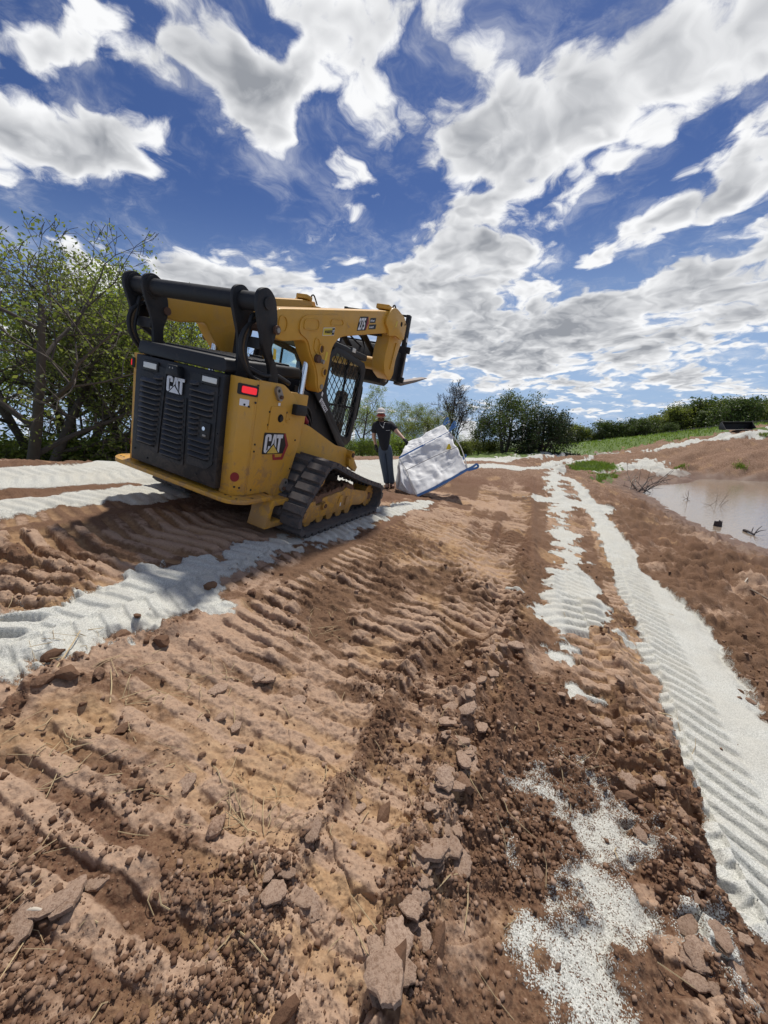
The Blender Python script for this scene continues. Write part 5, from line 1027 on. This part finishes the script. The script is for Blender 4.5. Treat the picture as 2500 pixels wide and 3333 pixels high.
tree('bare_tree', 'bare', 1488, 27, 1235, 'leafless grey tree behind the white bag', 'tree', None, wide=.95); tree('oak_tree', 'oak', 1655, 27, 1262, 'wide open-crowned green oak right of the bare tree', 'tree', None, rz=.6, wide=1.15); tree('juniper_tree', 'juniper', 1775, 27, 1315, 'dark wind-swept evergreen at the right end of the tree group', 'tree', None, rz=.2, wide=1.15); tree('oak_tree', 'oak', 1565, 29, 1345, 'small dark tree between the bare tree and the oak', 'tree', None, wide=.8)
for k, (u, y, vt, key) in enumerate(((1220,20,1425,'bush_b'),(1290,21,1410,'bush_b'),(1350,22,1425,'bush_a'),(1420,23,1420,'bush_a'),(1500,27,1430,'bush_a'),(1540,28,1425,'bush_a'),(1600,29,1430,'bush_a'),(1730,30,1420,'bush_a'),(1160,18,1420,'bush_b'))):
    tree('bush', key, u, y, vt, ('bright bush low behind the man, at his right elbow', 'bright bush between the man and the bag', 'dull green bush behind the upper edge of the bag', 'dull green bush behind the strap end of the bag', 'dull green bush at the foot of the bare tree', 'dull green bush just right of the bare tree', 'dull green bush at the left foot of the oak', 'dull green bush between the oak and the dark evergreen', 'bright bush between the loader cab and the man')[k], 'bush', 'bushes under the middle trees', wide=1.5)
ft = random.Random(5); kk = ['far_a', 'far_b', 'far_c']
ORD = 'first second third fourth fifth sixth seventh eighth ninth tenth'.split()
for i in range(30):
    u = 1815+i*26+ft.uniform(-10, 10); y = 182+ft.uniform(-8, 18)-(u-1815)*.05; vt = np.interp(u, [1815,1900,2050,2200,2300,2420,2600], [1402,1398,1378,1350,1322,1312,1318])+ft.uniform(-22, 24); k = kk[i % 3]
    tree('far_tree', k, u, y, vt, ORD[i//3]+{'far_a': ' dark green tree', 'far_b': ' lighter olive tree', 'far_c': ' low bushy dark tree'}[k]+' from the left end of the belt beyond the road', 'tree', 'tree belt beyond the road', wide=ft.uniform(.95, 1.5))
for u, vt, sd_ in ((2190,1350,'left'),(2235,1345,'right')): tree('bare_tree', 'bare', u, 180, vt, sd_+' one of two leafless grey trees standing up from the far belt', 'tree', 'bare trees in the belt', wide=1.1)
print('trees', time.time()-T0)
# ------------------------------------------------------------------ the bulk bag
def Zp(x, y, d):
    """a point in the zoomed view of man and bag, at a distance d ahead"""
    u, v = 1160+.26522*x, 1280+.26522*y; r_ = ray(u, v); p = r_*(d/r_[1]); return np.array([p[0], p[1], p[2]+CAMH])
bag_m, N, b = new_mat('woven_white_fabric'); co = N.node('ShaderNodeTexCoord').outputs['Object']; n_ = N.noise(co, 7, 5, .6); wv = N.noise(co, 160, 2, .5)
N.link(N.mix(n_, (.84, .84, .84), (.90, .90, .90)), b.inputs['Base Color']); b.inputs['Roughness'].default_value = .55
t = N.node('ShaderNodeBsdfTranslucent'); t.inputs[0].default_value = (.86, .85, .84, 1); mx = N.node('ShaderNodeMixShader'); mx.inputs[0].default_value = .28; N.link(b.outputs[0], mx.inputs[1]); N.link(t.outputs[0], mx.inputs[2]); N.link(mx.outputs[0], N.n['Material Output'].inputs[0])
bp = N.node('ShaderNodeBump'); bp.inputs['Strength'].default_value = .5; bp.inputs['Distance'].default_value = .02; N.link(N.math('ADD', n_, N.math('MULTIPLY', wv, .05)), bp.inputs['Height']); N.link(bp.outputs[0], b.inputs['Normal'])
blue_m = plain('blue_webbing', (.10, .235, .52), .7, var=.15, vscale=60); seam_m = plain('seam_thread', (.42, .40, .37), .8, var=.2); tag_m = plain('yellow_tag', (.75, .55, .03), .6, var=.08); print_m = plain('faint_print', (.36, .39, .42), .7, var=.2)
A1, B1, C1, D1 = Zp(522, 792, 8.75), Zp(745, 1246, 7.90), Zp(1140, 468, 8.98), Zp(1368, 932, 7.90)     # near panel: upper left, lower left, upper right, lower right
E1, F1, G1, H1 = Zp(640, 582, 9.22), Zp(1062, 395, 9.5), Zp(1265, 852, 9.2), Zp(486, 1110, 8.85)       # far corners
for p in (B1, H1): p[2] = ground_z(p[0], p[1])+.02
I1 = Zp(640, 1226, 8.1); I1[2] = ground_z(I1[0], I1[1])+.02
BAG = empty('bulk_bag', tuple((B1+D1)/2*np.array([1, 1, 0])+np.array([0, 0, B1[2]]))); tag(BAG, 'large empty white woven bulk bag with blue straps, tipped over beside the man', 'bag'); BL_ = np.array(BAG.location)
def panel(name, p00, p10, p01, p11, sag, seed, nu=40, nv=30, wr=.03):
    """a cloth quad p00-p10 (left to right), p01-p11 the other edge; sag along its normal, creased"""
    r_ = np.random.default_rng(seed); U, V = np.meshgrid(np.linspace(0, 1, nu), np.linspace(0, 1, nv), indexing='ij')
    P_ = (p00*(1-U[..., None])+p10*U[..., None])*(1-V[..., None])+(p01*(1-U[..., None])+p11*U[..., None])*V[..., None]; nrm = np.cross(p10-p00, p01-p00); nrm /= np.linalg.norm(nrm)
    edge = np.clip(np.minimum(np.minimum(U, 1-U), np.minimum(V, 1-V))*6, 0, 1); off = sag*16*U*(1-U)*V*(1-V)
    for k in range(8):
        a = r_.uniform(0, 3.14); f = r_.uniform(3, 15); w_ = np.sin((U*math.cos(a)+V*math.sin(a))*f*2+r_.uniform(0, 6)+1.2*np.sin(V*4+U*3+k)); off = off+wr*.35*edge*(1-np.abs(w_))*r_.uniform(-.4, 1)
    P_ = P_+off[..., None]*nrm; x3, y3, z3 = P_[..., 0], P_[..., 1], P_[..., 2]
    low = np.clip((z3-ground_z(B1[0], B1[1])-.03)*4, 0, 1)
    P_ = P_+low[..., None]*np.stack([.10*fbm(z3+y3, x3, 2.6, 3, 301)+.03*fbm(z3*1.3, x3+y3, 8, 3, 302), .11*fbm(x3+.7*z3, z3-.4*x3, 3.1, 4, 303)+.045*fbm(x3*2.2+z3, z3*.6, 7, 3, 304), .12*fbm(x3, y3+.5*z3, 2.8, 3, 305)], -1); me = mesh_np(name, P_.reshape(-1, 3)-BL_, grid_quads(nu, nv)); o = add(name, me, bag_m, BAG, True); md = o.modifiers.new('thick', 'SOLIDIFY'); md.thickness = .006; return o
panel('near_panel', A1, C1, B1, D1, .09, 1); panel('upper_panel', E1, F1, A1, C1, .05, 2, wr=.03); panel('base_panel', A1, I1, H1+np.array([0, 0, .25]), H1, .05, 3, 16, 16, .03); panel('base_flap', A1, B1, I1+np.array([-.15, .1, .25]), I1, .02, 4, 16, 10, .02)
panel('under_panel', B1, D1, B1+np.array([.35, .5, .02]), G1+np.array([0, 0, -.05]), -.10, 5, wr=.02); panel('far_panel', E1, F1, H1, G1, .06, 6); panel('base_corner', E1, A1, H1+np.array([0, 0, .15]), H1+np.array([.02, -.1, .02]), .03, 7, 12, 12, .03)
def web(name, pts, w_, mat, th=.006, lift=.012):
    P_ = spline([tuple(p) for p in pts], 8); bm = bmesh.new(); rows_ = []
    for i, p in enumerate(P_):
        t_ = (P_[min(i+1, len(P_)-1)]-P_[max(i-1, 0)]).normalized(); tocam = (Vector((0, 0, CAMH))-p).normalized(); s_ = t_.cross(tocam).normalized()*w_*.5; q = p+tocam*lift
        rows_.append([bm.verts.new(q+s_-Vector(BL_)), bm.verts.new(q-s_-Vector(BL_)), bm.verts.new(q-s_-tocam*th-Vector(BL_)), bm.verts.new(q+s_-tocam*th-Vector(BL_))])
    for a, c in zip(rows_[:-1], rows_[1:]):
        for j in range(4): bm.faces.new((a[j], a[(j+1) % 4], c[(j+1) % 4], c[j]))
    bm.faces.new(rows_[0]); bm.faces.new(rows_[-1][::-1]); return fin(bm, name, mat, BAG, 40)
lrp = lambda a, c, t: a+(c-a)*t
web('edge_webbing', [A1+np.array([0, -.02, 0]), lrp(A1, C1, .25), lrp(A1, C1, .48)], .035, blue_m, lift=.03); web('edge_webbing', [lrp(A1, C1, .48), lrp(A1, C1, .75), C1], .014, blue_m, lift=.03)
web('edge_webbing', [B1, lrp(B1, D1, .3)+np.array([0, 0, -.02]), lrp(B1, D1, .65)+np.array([0, 0, -.02]), D1], .05, blue_m, lift=.04)
web('strap_loop', [C1, Zp(1165, 410, 8.96), Zp(1200, 350, 8.95), Zp(1215, 372, 8.95), Zp(1150, 440, 8.97)], .03, blue_m); web('strap_loop', [C1, Zp(1185, 430, 8.9), Zp(1228, 400, 8.9)], .035, blue_m)
web('strap_loop', [F1, Zp(1080, 350, 9.45), Zp(1118, 300, 9.45), Zp(1125, 330, 9.45), Zp(1095, 370, 9.45)], .03, blue_m); web('strap_loop', [F1, Zp(1100, 375, 9.5), Zp(1150, 345, 9.5)], .03, blue_m)
web('strap_loop', [D1, Zp(1430, 900, 7.9), Zp(1475, 872, 7.9), Zp(1494, 895, 7.9), Zp(1470, 918, 7.92), Zp(1370, 945, 7.95)], .045, blue_m); web('strap_loop', [G1, Zp(1290, 830, 9.2), Zp(1335, 760, 9.2), Zp(1340, 775, 9.18), Zp(1300, 825, 9.18)], .04, blue_m)
web('seam', [lrp(A1, B1, .36), lrp(lrp(A1, B1, .36), lrp(C1, D1, .40), .5), lrp(C1, D1, .44)], .014, seam_m, lift=.10); web('seam', [lrp(A1, B1, .03), lrp(A1, B1, .35)+np.array([.03, 0, 0]), lrp(A1, B1, .7), B1], .012, seam_m, lift=.05)
web('mouth_hem', [C1, lrp(C1, D1, .5)+np.array([.05, 0, .06]), D1], .02, seam_m, lift=.02)
bm = bmesh.new(); q0, q1, q2, q3 = (Zp(*a, 8.55)-BL_ for a in ((1125, 625), (1148, 622), (1168, 690), (1102, 688))); f_ = [bm.verts.new(q) for q in (q0, q1, q2, q3)]+[bm.verts.new(q+np.array([0, .008, 0])) for q in (q0, q1, q2, q3)]
for idx in ((0, 1, 2, 3), (7, 6, 5, 4), (0, 4, 5, 1), (1, 5, 6, 2), (2, 6, 7, 3), (3, 7, 4, 0)): bm.faces.new([f_[i] for i in idx])
fin(bm, 'yellow_tag', tag_m, BAG, 0)
# ------------------------------------------------------------------ the man
PY = 9.0
def S(x, y, dy=0.0): return Zp(x, y, PY+dy)
skin_m = plain('skin', (.46, .27, .19), .55, var=.08, vscale=30); shirt_m = plain('black_cotton', (.012, .012, .016), .85, var=.3, bump=.02, bscale=14); jeans_m = plain('dark_denim', (.065, .085, .115), .85, var=.3, vscale=18, bump=.02, bscale=20); boot_m = plain('dark_leather', (.030, .020, .016), .6, var=.3); cap_m = plain('cap_cloth', (.62, .56, .52), .8, var=.08); shade_m = plain('orange_shades', (.28, .04, .02), .15, var=.2); beard_m = plain('beard', (.10, .055, .03), .9, var=.3, vscale=80); glove_m = plain('black_glove', (.015, .015, .016), .7, var=.3); chain_m = plain('silver_chain', (.7, .7, .68), .3, .9)
def skin_obj(name, chains, mat, parent=None, sub=2, root=None):
    """one skin surface over a set of joint chains [(point, radius), ...]; chains share points by name"""
    vs_, es, rad, idx = [], [], [], {}
    for ch in chains:
        prev = None
        for nm, p, r_ in ch:
            if nm not in idx: idx[nm] = len(vs_); vs_.append(tuple(p)); rad.append(r_)
            if prev is not None: es.append((prev, idx[nm]))
            prev = idx[nm]
    me = bpy.data.meshes.new(name); me.from_pydata(vs_, es, []); o = bpy.data.objects.new(name, me); COL.objects.link(o); md = o.modifiers.new('skin', 'SKIN'); md.use_smooth_shade = True
    for i, r_ in enumerate(rad): sv = me.skin_vertices[0].data[i]; sv.radius = (r_, r_) if not isinstance(r_, tuple) else r_; sv.use_root = (i == (idx[root] if root else 0))
    o.modifiers.new('sub', 'SUBSURF').levels = sub; dg = bpy.context.evaluated_depsgraph_get(); m2 = bpy.data.meshes.new_from_object(o.evaluated_get(dg)); bpy.data.objects.remove(o); bpy.data.meshes.remove(me); m2.name = name
    m2.materials.clear(); m2.materials.append(mat); return add(name, m2, None, parent, True)
pel, wai, che, nck, hed = S(350, 690), S(342, 610), S(318, 450), S(306, 355), S(303, 270)
shl, shr = S(232, 385, .02), S(425, 385, .02); ell, wrl, hal = S(212, 520, .05), S(232, 610, .12), S(246, 655, .12); elr, wrr, har = S(505, 478, -.10), S(580, 556, -.30), S(600, 580, -.36)
hpl, hpr = S(308, 700, .0), S(398, 700, .0); knl, knr = S(335, 870, -.03), S(408, 865, -.02); anl, anr = S(380, 1075, .02), S(438, 1055, .0); tol, tor = S(378, 1112, -.17), S(452, 1095, -.17)
for p in (anl, anr): p[2] = ground_z(p[0], p[1])+.09
for p in (tol, tor): p[2] = ground_z(p[0], p[1])+.045
body = skin_obj('person', [[('pel', pel, (.10, .08)), ('wai', wai, (.10, .08)), ('che', che, (.11, .08)), ('nck0', lrp(che, nck, .75), .075), ('nck', nck, .055), ('jaw', lrp(nck, hed, .55), .068), ('hed', hed, .092), ('crn', hed+np.array([0, .01, .10]), .07)],
   [('che', 0, 0), ('shl', shl, .068), ('ell', ell, .048), ('wrl', wrl, .034), ('hal', hal, .036)], [('che', 0, 0), ('shr', shr, .068), ('elr', elr, .048), ('wrr', wrr, .032), ('har', har, .034)],
   [('pel', 0, 0), ('hpl', hpl, .095), ('knl', knl, .062), ('anl', anl, .045), ('tol', tol, .04)], [('pel', 0, 0), ('hpr', hpr, .095), ('knr', knr, .062), ('anr', anr, .045), ('tor', tor, .04)]], skin_m, root='pel')
tag(body, 'man in black T-shirt, dark jeans and pale cap holding the white bag with one hand', 'person')
skin_obj('t_shirt', [[('hem', S(352, 715), (.150, .12)), ('hip', S(347, 660), (.160, .128)), ('wai', wai, (.160, .125)), ('che', che, (.185, .140)), ('col', lrp(che, nck, .80), .082)], [('che', 0, 0), ('shl', shl, .088), ('sl1', lrp(shl, ell, .45), .082), ('sl2', lrp(shl, ell, .82), .078)], [('che', 0, 0), ('shr', shr, .088), ('sr1', lrp(shr, elr, .45), .082), ('sr2', lrp(shr, elr, .80), .078)]], shirt_m, body, root='che')
skin_obj('jeans', [[('wst', S(346, 600), (.12, .09)), ('pel', pel, (.150, .115))], [('pel', 0, 0), ('hpl', hpl, .112), ('kml', lrp(hpl, knl, .55), .095), ('knl', knl, .082), ('cll', lrp(knl, anl, .6), .075), ('anl', anl+np.array([0, 0, .02]), .085)], [('pel', 0, 0), ('hpr', hpr, .112), ('kmr', lrp(hpr, knr, .55), .095), ('knr', knr, .082), ('clr', lrp(knr, anr, .6), .075), ('anr', anr+np.array([0, 0, .02]), .085)]], jeans_m, body, root='pel')
for a, t in ((anl, tol), (anr, tor)): skin_obj('boot', [[('h', a+np.array([0, .05, -.04]), .05), ('m', lrp(a, t, .5)+np.array([0, 0, -.012]), .055), ('t', t, .045)], [('h', 0, 0), ('c', a+np.array([0, .02, .06]), .06)]], boot_m, body)
# cap, shades, beard, gloves, chain
def ell(name, c, r3, mat, par, zmin=None, seg=24):
    bm = bmesh.new(); bmesh.ops.create_uvsphere(bm, u_segments=seg, v_segments=14, radius=1)
    if zmin is not None: bmesh.ops.delete(bm, geom=[v_ for v_ in bm.verts if v_.co.z < zmin], context='VERTS')
    for v_ in bm.verts: v_.co = Vector(c)+Vector((v_.co.x*r3[0], v_.co.y*r3[1], v_.co.z*r3[2]))
    return fin(bm, name, mat, par, 80)
hc = hed+np.array([0, .01, .02]); cap = ell('cap', hc+np.array([0, .005, .04]), (.105, .118, .105), cap_m, body, -.12)
bm = bmesh.new(); bv = [bm.verts.new(hc+np.array([.088*math.sin(a), -.09-.085*math.cos(a)*(1 if k else .25), .040-.018*k*math.cos(a)])) for k in (0, 1) for a in np.linspace(-1.3, 1.3, 11)]
for i in range(10): bm.faces.new((bv[i], bv[i+1], bv[12+i], bv[11+i]))
o = fin(bm, 'cap_brim', cap_m, cap, 80); o.modifiers.new('thick', 'SOLIDIFY').thickness = .006
bm = bmesh.new(); gv = [bm.verts.new(hc+np.array([.084*math.sin(a), -.030-.074*math.cos(a), z_])) for z_ in (-.050, .006) for a in np.linspace(-1.25, 1.25, 13)]
for i in range(12): bm.faces.new((gv[i], gv[i+1], gv[14+i], gv[13+i]))
o = fin(bm, 'sunglasses', shade_m, body, 80); o.modifiers.new('thick', 'SOLIDIFY').thickness = .008
ell('nose', hc+np.array([0, -.098, -.055]), (.014, .02, .024), skin_m, body, seg=12); [ell('ear', hc+np.array([s*.092, .012, -.03]), (.012, .024, .034), skin_m, body, seg=12) for s in (-1, 1)]
bd_ = ell('beard', hc+np.array([0, -.022, -.110]), (.076, .076, .058), beard_m, body, seg=20); ell('mouth', hc+np.array([0, -.093, -.092]), (.024, .012, .008), plain('lips', (.34, .14, .11), .5), body, seg=12)
for wr_, ha_, s in ((wrr, har, 1), (wrl, hal, -1)):
    d_ = (ha_-wr_); d_ = d_/np.linalg.norm(d_); side = np.cross(d_, [0, 1, .2]); side /= np.linalg.norm(side); dn = np.array([0, 0, -1.0]); pm = ha_+d_*.04; ch = [[('w', wr_, .036), ('p0', ha_, (.040, .03)), ('p1', pm, (.042, .028))]]
    for k, o_ in enumerate((-.030, -.010, .010, .030)):
        ln = (.030, .036, .034, .027)[k]; a = pm+side*o_+d_*.015; ch.append([('p1', 0, 0), ('f%da' % k, a+d_*ln*.6, .0105), ('f%db' % k, a+d_*ln*1.1+dn*ln*.5, .010), ('f%dc' % k, a+d_*ln*1.1+dn*ln*1.3, .009)])
    ch.append([('p0', 0, 0), ('t0', ha_+side*.042*s+d_*.02, .013), ('t1', ha_+side*.055*s+d_*.05+dn*.02, .011)]); skin_obj('glove', ch, glove_m, body, 1)
tube('necklace', [S(285, 358, -.10), S(300, 395, -.165), S(328, 412, -.18), S(338, 390, -.17), S(346, 358, -.10)], .004, chain_m, body, 6); ell('pendant', S(329, 418, -.185), (.012, .006, .02), chain_m, body, seg=10)
tube('pocket_edge', [S(365, 457, -.17), S(410, 455, -.16)], .003, chain_m, body, 5, 2)
print('bag, man', time.time()-T0)
# ------------------------------------------------------------------ far road, fence, car, bucket, driftwood
road_px = [(1850,1459),(1950,1447),(2100,1428),(2250,1407),(2400,1388),(2520,1374)]
RP = []
for u, v in road_px: d_ = ray(u, v); y = np.interp(u, [1850, 2520], [166, 122]); RP.append((d_[0]*y/d_[1], y))
RP = np.array(RP); tn = np.gradient(RP, axis=0); tn /= np.linalg.norm(tn, axis=1)[:, None]; nn = np.stack([-tn[:, 1], tn[:, 0]], -1)
ex0, ex1 = RP[0]-tn[0]*40, RP[-1]+tn[-1]*40; RPx = np.vstack([ex0, RP, ex1]); nnx = np.vstack([nn[0], nn, nn[-1]])
fine = np.linspace(0, len(RPx)-1, 60); RPf = np.stack([np.interp(fine, np.arange(len(RPx)), RPx[:, k]) for k in (0, 1)], -1); nf_ = np.stack([np.interp(fine, np.arange(len(RPx)), nnx[:, k]) for k in (0, 1)], -1)
vv_ = []
for p, n in zip(RPf, nf_):
    zc = max(ground_z(*(p+n*k)) for k in (-.2, 2, 4))+.12
    for k in (0, 6.0): q = p+n*k; vv_.append((q[0], q[1], zc))
tag(add('road', mesh_np('road', vv_, grid_quads(len(RPf), 2)), plain('road_gravel', (.42, .39, .35), .9, var=.15, vscale=2)), kind='structure')
FEN = empty('wire_fence', (RPf[30][0], RPf[30][1], ground_z(*RPf[30]))); tag(FEN, 'thin post and wire fence along the far road in front of the tree belt', 'fence'); FL = Vector(FEN.location); post_m = plain('fence_post', (.20, .18, .16), .85, var=.3); wire_m = plain('fence_wire', (.16, .16, .16), .5, .6)
fp_ = np.linspace(6, 54, 24); tops = []
for t_ in fp_:
    p = np.array([np.interp(t_, np.arange(60), RPf[:, 0]), np.interp(t_, np.arange(60), RPf[:, 1])])+nf_[int(t_)]*7.5; z_ = ground_z(*p); cyl('post', Vector((p[0], p[1], z_-.2))-FL, Vector((p[0], p[1], z_+1.6))-FL, .11, post_m, FEN, seg=7); tops.append((p[0], p[1], z_))
for h in (.45, .85, 1.2): bm = bmesh.new(); tube_bm(bm, [Vector((a, b2, c+h))-FL for a, b2, c in tops], .022, 4); fin(bm, 'wire', wire_m, FEN, 0)
# white car on the road
p = np.array(at_depth(1962, 1440, 160)); ci = int(np.argmin(np.hypot(RPf[:, 0]-p[0], RPf[:, 1]-p[1]))); p2 = RPf[ci]+nf_[ci]*2.2; zc = vv_[ci*2][2]; tv = RPf[ci+1]-RPf[ci-1]
CAR = empty('white_car', (p2[0], p2[1], zc+.02), math.atan2(tv[1], tv[0])); tag(CAR, 'small white car far off on the road by the tree belt', 'car'); cw = plain('car_white', (.78, .78, .78), .3, var=.03, coat=.4)
prism('body', rnd([(-2.1, .35), (2.1, .35), (2.15, .70), (1.2, .92), (-1.9, .98), (-2.15, .80)], .12, 3), 'y', -.85, .85, cw, CAR, .06); cab_ = prism('cabin', rnd([(-1.5, .94), (1.05, .90), (.45, 1.42), (-1.05, 1.46)], .1, 3), 'y', -.72, .72, cw, CAR, .05)
for s in (-1, 1): prism('window', rnd([(-1.25, 1.0), (.80, .98), (.40, 1.34), (-.98, 1.37)], .06, 2), 'y', s*.725, s*.735, M['dark'], cab_, 0)
for x in (-1.3, 1.3):
    for s in (-1, 1): wh = cyl('wheel', (x, s*.70, .33), (x, s*.88, .33), .33, M['rubber'], CAR, seg=20); cyl('rim', (x, s*.875, .33), (x, s*.89, .33), .2, M['steel'], wh, seg=14)
# loader bucket left on the crest
g_ = at_depth(2400, 1399, 25.0); BK = empty('loader_bucket', (g_[0], g_[1], ground_z(g_[0], g_[1])+.01), R_(-14)); tag(BK, 'black loader bucket lying on the crest of the far bank', 'bucket')
prof = rnd([(-.45, .0), (.30, .0), (.42, .12), (.38, .40), (.20, .52), (.15, .50), (.30, .37), (.33, .14), (.27, .05), (-.43, .03)], .03, 3)
prism('shell', [(p_[0], p_[1]) for p_ in prof], 'x', -.82, .82, M['blackm'], BK, .006)
for s in (-1, 1): prism('side_plate', rnd([(-.45, .01), (.28, .01), (.40, .14), (.36, .39), (.19, .50)], .03, 3), 'x', s*.80, s*.83, M['blackm'], BK, .004)
box('cutting_edge', (-.84, .84), (-.52, -.42), (.005, .03), M['steel'], BK, .003)
# driftwood and stubs round the pond
def wat(u, v): r_ = ray(u, v); p = r_*(WATER/r_[2]); return np.array([p[0], p[1], WATER+CAMH])
def twiggy(name, label, base, n, L, mat, seed, rad=.012, flatk=.4, cat='branches', kids=2):
    r_ = np.random.default_rng(seed); e = empty(name, tuple(base)); tag(e, label, cat)
    for k in range(n):
        a = r_.uniform(0, 6.28); d_ = np.array([math.cos(a), math.sin(a)*.6, abs(r_.normal())*flatk+.08]); d_ /= np.linalg.norm(d_); l = L*r_.uniform(.5, 1.1); s = r_.normal(size=3)*np.array([.18, .12, .0])*L
        pts = [s, s+d_*l*.4+np.array([0, 0, .05*l]), s+d_*l*.75+r_.normal(size=3)*.06*l+np.array([0, 0, .04*l]), s+d_*l+np.array([0, 0, -.12*l])]; bm = bmesh.new(); sp_ = spline(pts, 4); tube_bm(bm, sp_, [rad*(1-.75*i/len(sp_)) for i in range(len(sp_))], 5)
        for c in range(kids):
            q = sp_[int(len(sp_)*r_.uniform(.3, .8))]; d2 = Vector(d_)+Vector(r_.normal(size=3)*.5); d2.z = abs(d2.z); tube_bm(bm, [q, q+d2*l*.2, q+d2*l*.38+Vector((0, 0, .02))], [rad*.5, rad*.4, rad*.2], 4)
        fin(bm, 'branch', mat, e, 60)
    return e
gx_ = px2g(2085, 1602); dk_ = plain('dark_branch', (.055, .045, .045), .8, var=.3)
twiggy('brush_heap', 'tangle of dark dead branches at the tip of the pond', (gx_[0], gx_[1], max(ground_z(gx_[0], gx_[1]), WATER+CAMH)), 12, 1.1, dk_, 3, .016, .30)
gx_ = px2g(2060, 1592); twiggy('bleached_branches', 'pale curved dead branches sticking up behind the dark tangle', (gx_[0], gx_[1], max(ground_z(gx_[0], gx_[1]), WATER+CAMH)), 7, 1.0, bare_m, 9, .016, 1.1)
for k, (u, v, lb, n) in enumerate(((2240,1630,'thin dead twigs standing in the pond nearer the dark tangle',4),(2325,1645,'thin dead twigs standing farther out in the pond',5))): twiggy('water_twigs', lb, wat(u, v)-np.array([0, 0, .02]), n, .55, twig_m, 20+k, .007, .9, 'twigs')
# stump
p = wat(2337, 1712); st_ = empty('stump', tuple(p-np.array([0, 0, .03]))); tag(st_, 'dark broken stump at the near edge of the pond', 'stump'); bm = bmesh.new(); r_ = np.random.default_rng(4); rg = []
for k, (h, rr2) in enumerate(((-.05, .085), (.03, .075), (.09, .07), (.15, .068))): rg.append([bm.verts.new((rr2*math.cos(a)*1.3*(1+.15*math.sin(3*a)), rr2*math.sin(a), h+(r_.uniform(-.035, .03) if k == 3 else 0))) for a in np.linspace(0, 6.283, 14, endpoint=False)])
for A_, B2 in zip(rg[:-1], rg[1:]):
    for i in range(14): bm.faces.new((A_[i], A_[(i+1) % 14], B2[(i+1) % 14], B2[i]))
c_ = bm.verts.new((0, 0, .10)); [bm.faces.new((rg[-1][i], rg[-1][(i+1) % 14], c_)) for i in range(14)]; fin(bm, 'trunk_butt', dk_, st_, 30)
# log with twigs, sticks on the shore
def stick(label, a, b2, r_, mat, name='stick', fork=None):
    e = empty(name, tuple(a)); tag(e, label, 'stick'); a, b2 = np.array(a), np.array(b2); m_ = (a+b2)/2+np.array([.0, .02, .015]); bm = bmesh.new(); sp_ = spline([a-a, m_-a, b2-a], 5); tube_bm(bm, sp_, [r_*(1-.5*i/len(sp_)) for i in range(len(sp_))], 7); fin(bm, 'wood', mat, e, 60)
    for f in fork or []: bm = bmesh.new(); q = (b2-a)*f[0]; tube_bm(bm, [q, q+np.array(f[1])*.5+np.array([0, 0, .03]), q+np.array(f[1])], [r_*.35, r_*.28, r_*.15], 5); fin(bm, 'twig', mat, e, 60)
def onland(u, v, h): g_ = px2g(u, v); return np.array([g_[0], g_[1], max(ground_z(g_[0], g_[1]), WATER+CAMH)+h])
stick('dark log with forked twigs at the right edge of the pond', onland(2418, 1744, .02), onland(2452, 1757, .02), .035, dk_, 'driftwood_log', [(.95, (.25, .1, .18)), (.9, (.3, .02, .10)), (.7, (.12, .1, .12))])
stick('thin stick lying across the near bank below the pond tip', onland(2115, 1676, .015), onland(2180, 1670, .02), .012, twig_m); stick('grey stick on the shore at the right edge', onland(2405, 1920, .015), onland(2499, 1968, .02), .018, twig_m, 'stick', [(.2, (.15, .12, .05))]); stick('bleached stick on the shore above the grey one', onland(2415, 1918, .015), onland(2450, 1900, .03), .010, bare_m)
# wire mesh debris half buried by the white strip
print('far', time.time()-T0)
